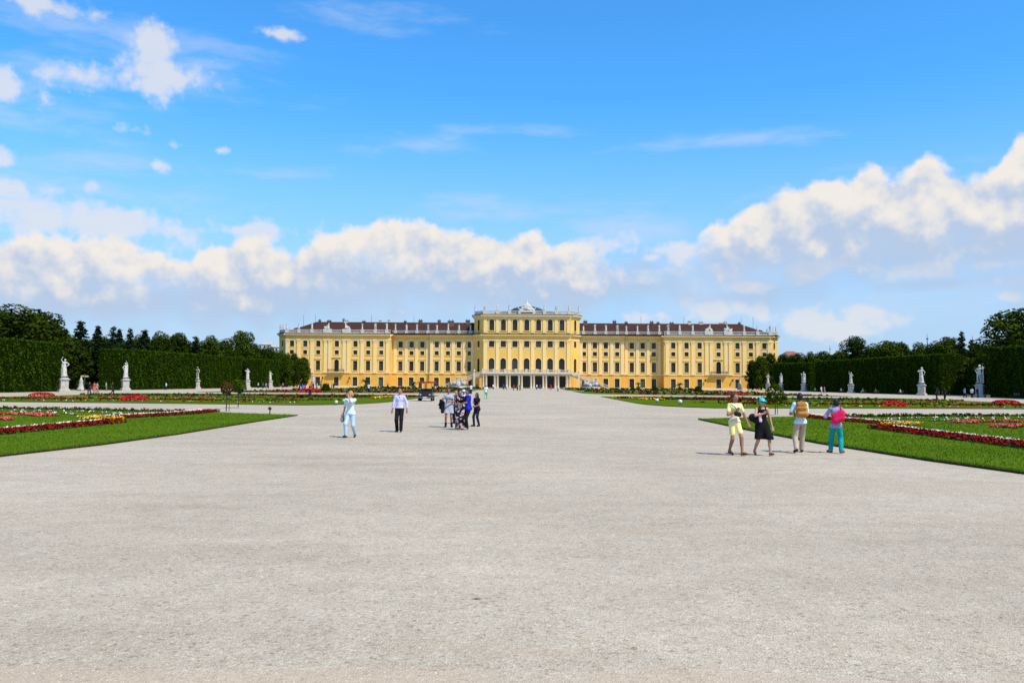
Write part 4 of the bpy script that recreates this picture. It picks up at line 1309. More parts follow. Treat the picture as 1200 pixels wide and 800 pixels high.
def body_prims(J, sp, g=1.0, fem=True, fingers=True):
    P = []
    pel, wa, ch, sh = J['pel'], J['waist'], J['chest'], J['sh']
    Y = (0, 1, 0)
    sq = (Y, 1.28)
    P += [cap(pel + Vector((-.055, 0, -.01)), pel + Vector((.055, 0, -.01)), .112 * g, sq=(Y, 1.08)),
          cap(pel, wa, .118 * g, .108 * g, sq=sq), cap(wa, ch, .11 * g, .115 * g, sq=sq),
          cap(ch + Vector((-.045, 0, .02)), ch + Vector((.045, 0, .02)), .112 * (g * .5 + .5), sq=(Y, 1.12)),
          cap(J['shoR'] + Vector((.02, 0, 0)), J['shoL'] - Vector((.02, 0, 0)), .056, k=.05)]
    if fem: P += [ell(ch + Vector((s * .062, -.085 * g, .035)), (.062, .055, .06), k=.04) for s in (-1, 1)]
    P += [cap(J['sh'], J['neck'] + Vector((0, -.005, .04)), .056, .048)]
    h = J['head']
    yaw = sp.get('hyaw', 0)
    rot = Matrix.Rotation(yaw, 3, 'Z')
    V = lambda x, y, z: h + rot @ Vector((x, y, z))
    P += [ell(h + Vector((0, .008, .02)), (.077, .092, .098)), cap(V(0, -.028, -.03), V(0, -.045, -.075), .058, .036, k=.03),
          cap(V(0, -.088, .015), V(0, -.106, -.022), .009, .014, k=.015)]
    for s in (-1, 1): P.append(ell(V(s * .078, .012, -.005), (.012, .02, .03), k=.01))
    for k, s in (('R', -1), ('L', 1)):
        hp, kn, an = J['hip' + k], J['kn' + k], J['an' + k]
        P += [cap(hp, kn, .082 * g, .054 * (g * .5 + .5)), cap(kn, an, .053, .036)]
        c = kn.lerp(an, .32) + Vector((0, .018, 0)); P.append(cap(kn.lerp(an, .12), kn.lerp(an, .5) + Vector((0, .015, 0)), .05, .046))
        fy = sp.get('footyaw', {}).get(k, s * .18)
        tip = Matrix.Rotation(fy, 3, 'Z') @ Vector((0, -.155, 0))
        tz = sp.get('toe', {}).get(k, -.038)
        J['toe' + k] = an + Vector((tip.x, tip.y, tz))
        J['heel' + k] = an + Vector((-tip.x * .25, -tip.y * .25, -.035))
        P += [cap(an, J['toe' + k], .038, .026), cap(J['heel' + k], J['toe' + k], .032, .028)]
        so_, e, w = J['sho' + k], J['el' + k], J['wr' + k]
        P += [cap(so_, e, .047 * (g * .6 + .4), .037), cap(e, w, .038, .024)]
        d = (w - e).normalized()
        hd = sp.get('handdir', {}).get(k)
        d = Vector(hd).normalized() if hd else d
        side = d.cross(Vector((0, 1, 0)) if abs(d.y) < .8 else Vector((1, 0, 0))).normalized()   # across the palm
        nrm = d.cross(side)
        pc = w + d * .075
        P += [cap(w + d * .015 + side * .016, pc + side * .022, .016, .015, k=.012), cap(w + d * .015 - side * .016, pc - side * .022, .016, .015, k=.012), cap(w, pc, .02, .016, k=.015)]
        J['palm' + k] = pc
        if fingers:
            curl = sp.get('curl', {}).get(k, .35)
            for q, (o, l) in enumerate(((.03, .068), (.011, .078), (-.010, .073), (-.03, .056))):
                b = pc + side * o
                m_ = b + (d * math.cos(curl * .7) + nrm * math.sin(curl * .7)) * l * .5
                t_ = m_ + (d * math.cos(curl * 2) + nrm * math.sin(curl * 2)) * l * .5
                P += [cap(b - d * .01, m_, .0092, .0085, k=.004), cap(m_, t_, .0085, .0072, k=.004)]
            b = w + d * .03 + side * .025
            m_ = b + (d * .7 + side * .7 + nrm * .2) * .035
            P += [cap(b, m_, .0115, .0098, k=.006), cap(m_, m_ + (d * .95 + nrm * .3) * .028, .0098, .008, k=.004)]
    return P

def hair_prims(J, sp):
    h = J['head']; st = sp.get('hairstyle', 'short')
    rot = Matrix.Rotation(sp.get('hyaw', 0), 3, 'Z')
    V = lambda x, y, z: h + rot @ Vector((x, y, z))
    cuts = [(V(0, -.035, .055), rot @ Vector((0, -1, -.55)))]
    if st == 'bald':
        return [cap(V(-.07, .035, -.01), V(.07, .035, -.01), .03), cap(V(-.05, .075, -.01), V(.05, .075, -.01), .03)], []
    P = [ell(V(0, .018, .03), (.087, .098, .102))]
    if st == 'short': P += [ell(V(0, .055, -.02), (.075, .06, .06))]
    if st == 'bob': P += [ell(V(0, .03, -.02), (.098, .085, .09))]
    if st == 'curly': P += [ell(V(R.uniform(-.075, .075), R.uniform(-.02, .09), R.uniform(0, .12)), (.035, .035, .035), k=.01) for _ in range(26)] + [ell(V(0, .06, -.03), (.08, .06, .06))]
    if st == 'long':
        P += [cap(V(-.055, .05, 0), V(-.075, .06, -.27), .05, .035), cap(V(.055, .05, 0), V(.075, .06, -.27), .05, .035), cap(V(0, .075, 0), V(0, .085, -.3), .055, .045)]
    if st == 'longfront':
        P += [cap(V(-.07, .02, 0), V(-.09, -.05, -.27), .036, .028), cap(V(.07, .02, 0), V(.09, -.05, -.27), .036, .028), cap(V(0, .075, 0), V(0, .085, -.22), .05, .04)]
    if st == 'bun': P += [ell(V(0, .10, .05), (.045, .045, .045))]
    return P, cuts

def lerp(a, b, t): return a.lerp(b, t)

def garment(J, sp, kind, a, g):
    """prims and cuts for one piece of clothing"""
    pel, wa, ch, sh = J['pel'], J['waist'], J['chest'], J['sh']
    Y = (0, 1, 0); sq = (Y, 1.22); i = a.get('ease', .016)
    P, C = [], []
    if kind in ('top', 'dress', 'strapdress'):
        ih = i + (.014 if kind == 'top' else 0)
        P += [cap(pel + Vector((-.055, 0, -.04)), pel + Vector((.055, 0, -.04)), .115 * g + ih, sq=(Y, 1.02)),
              cap(pel, wa, .12 * g + ih, .112 * g + i, sq=(Y, 1.12)), cap(wa, ch, .112 * g + i, .117 * g + i, sq=sq),
              cap(ch + Vector((-.045, 0, .02)), ch + Vector((.045, 0, .02)), .112 * (g * .5 + .5) + i, sq=(Y, 1.1))]
        if sp.get('fem', True): P += [ell(ch + Vector((s * .062, -.085 * g, .035)), (.064 + i, .057 + i, .062 + i), k=.04) for s in (-1, 1)]
        top = a.get('neck', .535)
        if kind != 'strapdress':
            P += [cap(J['shoR'] + Vector((.02, 0, 0)), J['shoL'] - Vector((.02, 0, 0)), .056 + i, k=.05), cap(sh, J['neck'], .062 + i * .6, .056)]
            sl = a.get('sleeve', .6)
            for k in 'RL':
                so_, e, w = J['sho' + k], J['el' + k], J['wr' + k]
                if sl <= 1: P += [cap(so_, lerp(so_, e, sl), .05 * (g * .6 + .4) + i, .046 + i)]
                else: P += [cap(so_, e, .05 * (g * .6 + .4) + i, .042 + i), cap(e, lerp(e, w, sl - 1), .042 + i, .032 + i)]
            C.append((pel + Vector((0, 0, top)), (0, 0, 1)))
        else:
            C.append((ch + Vector((0, 0, .085)), (0, .25, 1)))
        if kind == 'top':
            C.append((Vector((0, 0, a.get('hem', .83))), (0, 0, -1)))
    if kind in ('dress', 'strapdress', 'skirt'):
        z = a.get('hem', .5); fl = a.get('flare', .03)
        for k in 'RL':
            hp, kn, an = J['hip' + k], J['kn' + k], J['an' + k]
            pts = [hp, kn, an]
            if z >= kn.z:
                t = (hp.z - z) / max(hp.z - kn.z, .01); e = lerp(hp, kn, min(t + .12, 1.3))
                P += [cap(hp, e, .105 * g + i, .1 * g + i + fl, k=.09)]
            else:
                t = (kn.z - z) / max(kn.z - an.z, .01); e = lerp(kn, an, t + .1)
                P += [cap(hp, kn, .105 * g + i, .10 + i + fl * .5, k=.09), cap(kn, e, .10 + i + fl * .5, .10 + i + fl, k=.09)]
        P += [cap(pel, Vector((pel.x, pel.y, z)), .12 * g + i, .12 * g + i + fl, sq=(Y, 1.1), k=.08)]
        C.append((Vector((0, 0, z)), (0, 0, -1)))
        if kind == 'skirt': C.append((pel + Vector((0, 0, .12)), (0, 0, 1)))
    if kind == 'trousers':
        P += [cap(pel + Vector((-.055, 0, -.01)), pel + Vector((.055, 0, -.01)), .115 * g + i * .8, sq=(Y, 1.08)), cap(pel, wa, .12 * g + i * .5, .11 * g + i * .5, sq=sq)]
        ln = a.get('length', 2.0); w = a.get('wide', 0)
        for k in 'RL':
            hp, kn, an = J['hip' + k], J['kn' + k], J['an' + k]
            if ln <= 1: P += [cap(hp, lerp(hp, kn, ln), .086 * g + i, .078 * g + i)]
            else: P += [cap(hp, kn, .086 * g + i, .062 + i + w * .5), cap(kn, lerp(kn, an, min(ln - 1, .97)), .062 + i + w * .5, .05 + i + w)]
        C.append((pel + Vector((0, 0, a.get('top', .13))), (0, 0, 1)))
    if kind == 'shoes':
        for k in 'RL':
            P += [cap(J['heel' + k], J['toe' + k], .042, .036, k=.02), cap(J['an' + k] + Vector((0, -.01, -.01)), J['toe' + k], .042, .03, k=.02)]
            if a.get('boot'): P += [cap(J['an' + k], lerp(J['an' + k], J['kn' + k], a['boot']), .046, .056, k=.02)]
            d = (J['toe' + k] - J['heel' + k])
    if kind == 'sandals':
        for k in 'RL':
            P += [cap(J['heel' + k] + Vector((0, 0, -.012)), J['toe' + k] + Vector((0, -.012, -.012)), .031, .031, k=.01)]
            m_ = lerp(J['an' + k], J['toe' + k], .62)
            P += [cap(m_ + Vector((-.03, 0, -.008)), m_ + Vector((.03, 0, -.008)), .022, k=.01)]
    if kind == 'cap':
        h = J['head']; rot = Matrix.Rotation(sp.get('hyaw', 0), 3, 'Z'); V = lambda x, y, z: h + rot @ Vector((x, y, z))
        P += [ell(V(0, .01, .045), (.093, .107, .095)), cap(V(-.03, -.09, .05), V(.03, -.09, .05), .055, sq=((0, 0, 1), 5)), cap(V(-.02, -.14, .04), V(.02, -.14, .04), .05, sq=((0, 0, 1), 6))]
        C.append((V(0, 0, .035), (0, 0, -1)))
    if kind == 'sunglasses':
        h = J['head']; rot = Matrix.Rotation(sp.get('hyaw', 0), 3, 'Z'); V = lambda x, y, z: h + rot @ Vector((x, y, z))
        P += [ell(V(s * .036, -.083, .022), (.032, .016, .022), k=.01) for s in (-1, 1)] + [cap(V(s * .068, -.06, .025), V(s * .08, .015, .02), .007, k=.005) for s in (-1, 1)]
    return P, C

def person(loc, rz, H, sp, label, group=None, vox=.011, g=1.0):
    s = H / 1.70
    J = skel(sp)
    far = vox > .02
    fem = sp.get('fem', True)
    P = body_prims(J, sp, g, fem, fingers=not far)
    # drop the figure so that the lower sole touches the ground
    low = min(min(J['toe' + k].z - .03, J['heel' + k].z - .034) for k in 'RL') - .012
    h = J['head']; rot = Matrix.Rotation(sp.get('hyaw', 0), 3, 'Z')
    eyes = [h + rot @ Vector((s_ * .033, -.085, .018)) for s_ in (-1, 1)]
    mouth = h + rot @ Vector((0, -.085, -.055))
    def mi(C):
        m = np.zeros(len(C), int)
        for e in eyes: m[np.linalg.norm((C - np.array(e)) / np.array((1.3, 1.6, .7)), axis=1) < .014] = 1
        m[np.linalg.norm((C - np.array(mouth)) / np.array((1.8, 1.6, .6)), axis=1) < .014] = 2
        return m
    sk = SKIN[sp.get('skin', 'fair')]
    me = sdf_mesh('person', P, vox, [sk, MEYE, MLIP], k=.022, mi_fn=mi)
    base_pt = (J['anR'] + J['anL']) / 2
    off = Vector((0, 0, -low))
    me.transform(Matrix.Translation(off))
    root = new_obj('person', me, None, loc, rz, (s * .94, s * .96, s))
    tag(root, label, 'person', group)
    hp, hc = hair_prims(J, sp)
    if sp.get('hair') and hp:
        m_ = sdf_mesh('hair', hp, vox, [HC[sp['hair']]], k=.02, cuts=hc); m_.transform(Matrix.Translation(off)); new_obj('hair', m_, root)
    for name, kind, m, a in sp['wear']:
        q, c = garment(J, sp, kind, a, g)
        m_ = sdf_mesh(name, q, vox if kind != 'sunglasses' else min(vox, .008), [m], k=a.get('k', .03), cuts=c)
        m_.transform(Matrix.Translation(off)); new_obj(name, m_, root)
    root['_j'] = 0
    del root['_j']
    Mx = Matrix.Translation(Vector(loc)) @ Matrix.Rotation(rz, 4, 'Z') @ Matrix.Diagonal((s * .94, s * .96, s, 1)) @ Matrix.Translation(off)
    return root, J, Mx

def held(name, prims, m, Mx, label, cat, vox=.012, k=.02, cuts=()):
    """a thing carried by someone: modelled in that person's space, left at top level"""
    me = sdf_mesh(name, prims, vox, [m], k=k, cuts=cuts)
    me.transform(Mx)
    c = sum((Vector(v.co) for v in me.vertices), Vector()) / len(me.vertices)
    me.transform(Matrix.Translation(-c))
    o = new_obj(name, me, None, c)
    return tag(o, label, cat)

def stride(f=.2, b=.22, lift=.06):
    return None
NEUT = dict(R=(-.10, 0, .075), L=(.10, 0, .075))
DOWN = dict(R=(-.25, -.03, .84), L=(.25, -.03, .84))

def strapping(pts, r, m, name, parent, n=6):
    q = MB(); q.tube(pts, r, n); return q.build(name, m, parent)

GFT = ground
# 1 older woman in pale blue, left of centre
p = ground(410, 512.5)
sp = dict(hair='blonde', hairstyle='bob', hyaw=-.5, feet=dict(R=(-.10, -.17, .075), L=(.13, .20, .10)), toe=dict(R=-.03, L=-.065), hip=(.01, .875),
          hands=dict(R=(-.27, .02, .83), L=(-.01, -.20, 1.44)), pole=dict(R=(-.4, .9, 0), L=(.6, -.3, -1)), handdir=dict(L=(-.3, .05, 1)), lean=.02,
          wear=[('shirt', 'top', cloth((.62, .78, .86)), dict(sleeve=.75, hem=.80, neck=.50, ease=.013)),
                ('trousers', 'trousers', cloth((.36, .52, .62), (.5, .66, .76), 6), dict(wide=.0, ease=.012)), ('shoes', 'shoes', cloth((.05, .05, .06)), {})])
o, J, Mx = person(p, -.15, 1.66, sp, 'short-haired blonde woman in pale blue top and jeans with hand at her cheek', g=.98)
w = J['palmR']
held('shoulder_bag', [cap(w + Vector((-.03, -.06, -.14)), w + Vector((-.03, .12, -.14)), .085, sq=((1, 0, 0), 1.7)), cap(w + Vector((-.03, -.05, .0)), w + Vector((-.03, .1, .0)), .07, sq=((1, 0, 0), 1.8)),
                      cap(w + Vector((-.02, -.06, .0)), w + Vector((.0, .02, .14)), .012), cap(w + Vector((-.02, .1, .0)), w + Vector((.0, .02, .14)), .012)],
     cloth((.14, .09, .10), (.42, .33, .34), 9), Mx, 'mottled grey and rose bag hanging at the side of the woman in pale blue', 'bag')
# 2 bald man in lavender shirt
p = ground(468, 506)
sp = dict(fem=False, skin='tan', hair='grey', hairstyle='bald', shw=.168, feet=dict(R=(-.09, -.02, .075), L=(.10, -.26, .08)), toe=dict(L=-.025), hip=(0, .885),
          hands=dict(R=(-.29, -.05, .82), L=(.29, .02, .84)), pole=dict(R=(-.8, .6, 0), L=(.8, .6, 0)),
          wear=[('shirt', 'top', cloth((.52, .50, .80), (.60, .58, .86), 5), dict(sleeve=1.85, hem=.90, neck=.515, ease=.014)),
                ('trousers', 'trousers', cloth((.012, .012, .013)), dict(wide=.004, top=.16, ease=.014)), ('shoes', 'shoes', cloth((.012, .012, .012)), {}),
                ('tie', 'sunglasses', cloth((.03, .03, .08)), {})][:3])
o, J, Mx = person(p, .0, 1.72, sp, 'bald man in lavender long-sleeved shirt and black trousers walking towards us', g=1.0)
q = MB(); c = J['neck']
# open dark collar
me = sdf_mesh('collar', [cap(c + Vector((-.05, -.045, -.045)), c + Vector((0, -.09, -.09)), .02), cap(c + Vector((.05, -.045, -.045)), c + Vector((0, -.09, -.09)), .02)], .012, [cloth((.05, .05, .12))])
me.transform(Matrix.Translation(Mx.to_translation() * 0)); 
me.transform(o.matrix_basis.inverted() @ Mx); new_obj('collar', me, o)

# the group of five in the middle
p = ground(525.5, 500.5)
sp = dict(skin='tan', hair='black', hairstyle='longfront', feet=dict(R=(-.13, -.05, .075), L=(.14, .02, .075)), hip=(0, .90), hands=dict(R=(-.20, -.20, 1.02), L=(.05, -.28, 1.10)),
          pole=dict(R=(-.8, .6, -.3), L=(.8, .5, -.4)), handdir=dict(R=(.5, -1, 0), L=(-1, -.3, .1)),
          wear=[('dress', 'dress', cloth((.30, .31, .36), (.42, .43, .49), 9), dict(hem=.60, sleeve=.45, ease=.014, flare=.02)), ('sunglasses', 'sunglasses', MEYE, {}), ('boots', 'shoes', cloth((.015, .013, .012)), dict(boot=.25))])
o, J, Mx = person(p, .12, 1.70, sp, 'woman in short grey dress, sunglasses and dark ankle boots at the left of the group')
e, w = J['elR'], J['wrR']
held('jacket', [cap(lerp(e, w, .1) + Vector((-.05, 0, .03)), lerp(e, w, .95) + Vector((-.03, 0, .03)), .065), cap(lerp(e, w, .3) + Vector((-.06, 0, 0)), lerp(e, w, .3) + Vector((-.09, .02, -.26)), .055, .065), cap(lerp(e, w, .6) + Vector((-.03, 0, 0)), lerp(e, w, .6) + Vector((-.05, .0, -.36)), .06, .055),
                cap(lerp(e, w, .6) + Vector((-.02, -.02, -.02)), lerp(e, w, .7) + Vector((-.05, -.04, -.38)), .085, .075, sq=((0, 1, 0), 1.5)), cap(lerp(e, w, .2) + Vector((-.07, 0, -.02)), lerp(e, w, .2) + Vector((-.14, 0, -.15)), .055, .04)],
     cloth((.013, .013, .014)), Mx, 'black jacket draped over the forearm of the woman in grey dress', 'jacket')
p = ground(538.5, 503.3)
sp = dict(skin='tan', hair='black', hairstyle='longfront', hyaw=.3, feet=dict(R=(-.07, -.05, .075), L=(.09, -.03, .075)), hip=(0, .90), hands=dict(R=(-.12, -.24, 1.05), L=(.14, -.26, 1.12)),
          handdir=dict(R=(.8, -.6, 0), L=(-.2, -1, 0)), wear=[('dress', 'dress', FLORAL, dict(hem=.05, sleeve=.5, ease=.018, flare=.03)), ('sandals', 'sandals', cloth((.1, .06, .04)), {})])
o, J, Mx = person(p, .3, 1.64, sp, 'woman in long black dress with pale floral pattern beside the man in royal blue')
p = ground(548.5, 503.3)
sp = dict(fem=False, skin='tan', hair='black', hairstyle='short', shw=.168, feet=dict(R=(-.10, -.02, .075), L=(.09, -.09, .075)), hip=(0, .90), lean=.02, hands=dict(R=(-.14, -.34, 1.08), L=(.06, -.38, 1.05)),
          pole=dict(R=(-.6, .5, -.6), L=(.6, .4, -.8)), handdir=dict(R=(.3, -1, 0), L=(-.3, -1, 0)),
          wear=[('polo_shirt', 'top', cloth((.012, .022, .36), (.02, .035, .48), 6), dict(sleeve=.7, hem=.80, neck=.52, ease=.013)), ('trousers', 'trousers', cloth((.012, .011, .012)), dict(wide=.004, ease=.014)), ('shoes', 'shoes', cloth((.32, .31, .30)), {})])
o, J, Mx = person(p, -1.05, 1.68, sp, 'man in royal blue polo shirt and black trousers facing the woman in floral dress', g=1.1)
p = ground(559, 499.5)
sp = dict(skin='tan', hair='black', hairstyle='long', hyaw=-.3, feet=dict(R=(-.10, -.12, .075), L=(.10, .05, .075)), hip=(0, .90), lean=.03, hands=dict(R=(-.08, -.22, 1.18), L=(.1, -.26, .98)),
          handdir=dict(R=(.6, -.4, .5), L=(-1, -.2, .1)), wear=[('top', 'top', cloth((.012, .012, .03)), dict(sleeve=.35, hem=.72, ease=.018)), ('leggings', 'trousers', cloth((.014, .016, .03)), dict(ease=.006)), ('shoes', 'shoes', cloth((.02, .02, .025)), {})])
o, J, Mx = person(p, -.75, 1.50, sp, 'woman with long black hair in dark navy clothes at the right of the group')
p = ground(543.2, 496.5)
sp = dict(skin='tan', hair='grey', hairstyle='short', feet=NEUT, hands=DOWN, wear=[('shirt', 'top', cloth((.42, .50, .68)), dict(sleeve=.8)), ('cap', 'cap', cloth((.48, .60, .80)), {}), ('trousers', 'trousers', cloth((.02, .02, .03)), {}), ('shoes', 'shoes', cloth((.03, .03, .03)), {})])
person(p, 0, 1.62, sp, 'person in pale blue cap standing half hidden in the middle of the group', vox=.016)
p = ground(534.5, 496)
sp = dict(skin='fair', hair='brown', hairstyle='short', feet=NEUT, hands=DOWN, wear=[('shirt', 'top', cloth((.10, .10, .12)), dict(sleeve=.8)), ('trousers', 'trousers', cloth((.02, .02, .03)), {}), ('shoes', 'shoes', cloth((.03, .03, .03)), {})])
person(p, -.3, 1.6, sp, 'brown-haired person in dark clothes half hidden behind the woman in floral dress', vox=.016)

# the four on the right
p = ground(861, 533.2)
sp = dict(skin='tan', hair='brown', hairstyle='curly', hyaw=.25, feet=dict(R=(-.05, .22, .12), L=(.10, -.26, .085)), toe=dict(R=-.08, L=-.01), footyaw=dict(R=.1, L=.3), hip=(0, .885), lean=.02, hands=dict(R=(-.05, -.22, 1.17), L=(.36, -.10, .86)),
          pole=dict(R=(-1, .5, -.5), L=(.3, .9, 0)), handdir=dict(R=(.5, -.3, .8)),
          wear=[('shirt', 'top', cloth((.80, .78, .30), (.86, .84, .42), 8), dict(sleeve=.6, hem=.98, neck=.5, ease=.012)),
                ('waist_wrap', 'top', cloth((.72, .50, .52), (.80, .66, .62), 18), dict(sleeve=.01, hem=.875, ease=.033)),
                ('shorts', 'trousers', cloth((.82, .72, .26), (.86, .78, .36), 8), dict(length=.66, ease=.012)), ('sandals', 'sandals', cloth((.06, .035, .03)), {})])
# the wrap only circles the waist
o, J, Mx = person(p, .22, 1.72, sp, 'woman in lemon yellow T-shirt and shorts walking at the left of the right-hand four', g=.88)
c = [x for x in o.children if x.name.startswith('waist_wrap')][0]
bpy.data.objects.remove(c)
q, cc = garment(J, sp, 'top', dict(sleeve=.01, hem=.885, ease=.022), .88)
me = sdf_mesh('waist_wrap', q[:3], .011, [cloth((.72, .50, .52), (.80, .66, .62), 18)], cuts=[(Vector((0, 0, .885)), (0, 0, -1)), (Vector((0, 0, 1.0)), (0, 0, 1))])
me.transform(o.matrix_basis.inverted() @ Mx); new_obj('waist_wrap', me, o)
w = J['palmR']
held('handbag', [cap(w + Vector((-.06, .0, -.12)), w + Vector((.05, .02, -.14)), .065, sq=((0, 1, 0), 1.6)), cap(w + Vector((-.03, .0, -.05)), w + Vector((-.07, .03, .05)), .012), cap(w + Vector((-.07, .03, .05)), J['shoR'] + Vector((0, -.08, .04)), .011)],
     cloth((.02, .016, .015)), Mx, 'small dark handbag held under the arm of the woman in yellow', 'bag')

p = ground(893, 533.2)
sp = dict(skin='fair', hair='brown', hairstyle='short', hyaw=.1, feet=dict(R=(-.17, .18, .11), L=(.17, -.24, .08)), toe=dict(R=-.075, L=-.012), hip=(.01, .87), hands=dict(R=(-.03, -.22, 1.19), L=(.30, -.05, .82)),
          pole=dict(R=(-1, .3, -.1), L=(.5, .9, 0)), handdir=dict(R=(.7, -.3, .5)),
          wear=[('dress', 'strapdress', cloth((.008, .008, .009)), dict(hem=.46, ease=.012, flare=.0)), ('sunglasses', 'sunglasses', MEYE, {}), ('cap', 'cap', cloth((.02, .55, .66), (.04, .64, .74), 8), {}), ('sandals', 'sandals', cloth((.10, .05, .04)), {})])
o, J, Mx = person(p, .1, 1.60, sp, 'woman in sleeveless black dress, turquoise cap and sunglasses', g=1.02)
q = MB()
for s in (-1, 1):
    c = J['chest'] + Vector((s * .085, -.12, .06)); q.tube([c, J['sh'] + Vector((s * .09, -.04, .075)), J['sh'] + Vector((s * .085, .06, .03)), J['chest'] + Vector((s * .08, .12, .05))], .013, 6)
me = q.mesh('dress_strap', cloth((.008, .008, .009))); me.transform(o.matrix_basis.inverted() @ Mx); new_obj('dress_strap', me, o)
a = J['pel'] + Vector((-.24, -.02, .14))
held('shoulder_bag', [cap(a + Vector((-.07, 0, .06)), a + Vector((.1, -.06, -.02)), .12, .11, sq=((0, 1, 0), 1.3)), cap(a + Vector((.03, -.05, .1)), J['shoR'] + Vector((.03, -.07, .03)), .013), cap(J['shoR'] + Vector((.03, -.07, .03)), J['shoR'] + Vector((.03, .07, .02)), .013), cap(J['shoR'] + Vector((.03, .07, .02)), a + Vector((0, .07, .1)), .013)],
     cloth((.012, .012, .014)), Mx, 'big black shoulder bag at the hip of the woman in black dress', 'bag')
held('scarf', [cap(a + Vector((.11, -.13, .16)), a + Vector((.13, -.14, -.02)), .045, .05, sq=((0, 1, 0), 1.8))], cloth((.72, .40, .52), (.82, .62, .70), 16), Mx, 'folded pink cloth sticking out of the black shoulder bag', 'cloth')

p = ground(938, 530.5)
sp = dict(fem=False, skin='tan', hair='black', hairstyle='short', shw=.168, hyaw=-.25, feet=dict(R=(-.09, -.26, .08), L=(.16, .24, .13)), toe=dict(R=-.02, L=-.085), hip=(-.01, .88), lean=.03, hands=dict(R=(-.16, -.24, 1.02), L=(.18, -.26, 1.06)),
          pole=dict(R=(-.2, 1, -.3), L=(.5, 1, -.3)),
          wear=[('shirt', 'top', cloth((.58, .76, .80), (.66, .83, .86), 5), dict(sleeve=.7, hem=.80, neck=.52, ease=.014)), ('trousers', 'trousers', cloth((.42, .33, .24), (.50, .40, .30), 4), dict(wide=.004, ease=.014)), ('shoes', 'shoes', cloth((.03, .028, .028)), {})])
o, J, Mx = person(p, math.pi - .1, 1.74, sp, 'man in pale aqua shirt and beige trousers walking away with a rucksack', g=.88)
c = J['chest'] + Vector((0, .195, -.02)); TANB = cloth((.40, .17, .035), (.50, .24, .06), 6)
b = held('backpack', [cap(c + Vector((-.065, 0, .12)), c + Vector((.065, 0, .12)), .085, sq=((0, 1, 0), 1.15)), cap(c + Vector((-.085, 0, -.13)), c + Vector((.085, 0, -.13)), .10, sq=((0, 1, 0), 1.1)), cap(c + Vector((-.07, .06, -.12)), c + Vector((.07, .06, -.12)), .07), cap(c + Vector((-.07, .0, 0)), c + Vector((.07, .0, 0)), .105, sq=((0, 1, 0), 1.15))], TANB, Mx, 'ochre tan backpack on the back of the man in aqua shirt', 'backpack')
STRAP = cloth((.20, .11, .04))
for s in (-1, 1):
    q = MB(); q.tube([c + Vector((s * .07, -.03, .18)), J['sh'] + Vector((s * .10, .085, .03)), J['sh'] + Vector((s * .115, .0, .078)), J['sh'] + Vector((s * .115, -.1, -.02)), J['chest'] + Vector((s * .15, -.1, -.1)), J['chest'] + Vector((s * .17, .04, -.2)), c + Vector((s * .12, -.04, -.18))], .019, 6)
    me = q.mesh('strap', STRAP); me.transform(b.matrix_basis.inverted() @ Mx); new_obj('strap', me, b)
q = MB(); q.tube([c + Vector((-.1, .10, .02)), c + Vector((0, .125, .03)), c + Vector((.1, .10, .02))], .012, 6); me = q.mesh('flap_edge', STRAP); me.transform(b.matrix_basis.inverted() @ Mx); new_obj('flap_edge', me, b)

p = ground(980, 531.0)
sp = dict(skin='tan', hair='black', hairstyle='bob', hyaw=.4, feet=dict(R=(-.15, .14, .095), L=(.17, -.16, .08)), toe=dict(R=-.035, L=-.04), footyaw=dict(R=-.5, L=.7), hip=(0, .88), lean=.03, hands=dict(R=(-.18, -.22, 1.0), L=(.30, -.28, 1.08)), pole=dict(R=(-.2, 1, -.2), L=(.5, 1, -.5)),
          wear=[('shirt', 'top', cloth((.16, .13, .28), (.44, .42, .62), 24), dict(sleeve=1.2, hem=.76, neck=.53, ease=.012)), ('trousers', 'trousers', cloth((.0, .26, .27), (.01, .34, .34), 5), dict(wide=.006, ease=.015)), ('shoes', 'shoes', cloth((.28, .05, .05)), {})])
o, J, Mx = person(p, math.pi - .35, 1.58, sp, 'black-haired woman in lilac blouse and turquoise trousers walking away', g=.95)
c = J['chest'] + Vector((-.08, .20, -.10))
b = held('shoulder_bag', [cap(c + Vector((-.10, 0, .08)), c + Vector((.10, 0, -.02)), .12, .12, sq=((0, 1, 0), 1.5)), cap(c + Vector((-.09, 0, -.04)), c + Vector((.09, 0, -.12)), .11, .12, sq=((0, 1, 0), 1.4)), cap(c + Vector((-.13, -.02, .1)), J['sh'] + Vector((-.15, .05, .05)), .02), cap(J['sh'] + Vector((-.15, .05, .05)), J['sh'] + Vector((-.15, -.08, -.02)), .02)],
         cloth((.72, .012, .07), (.80, .03, .12), 6), Mx, 'hot pink bag slung on the back of the woman in turquoise trousers', 'bag')

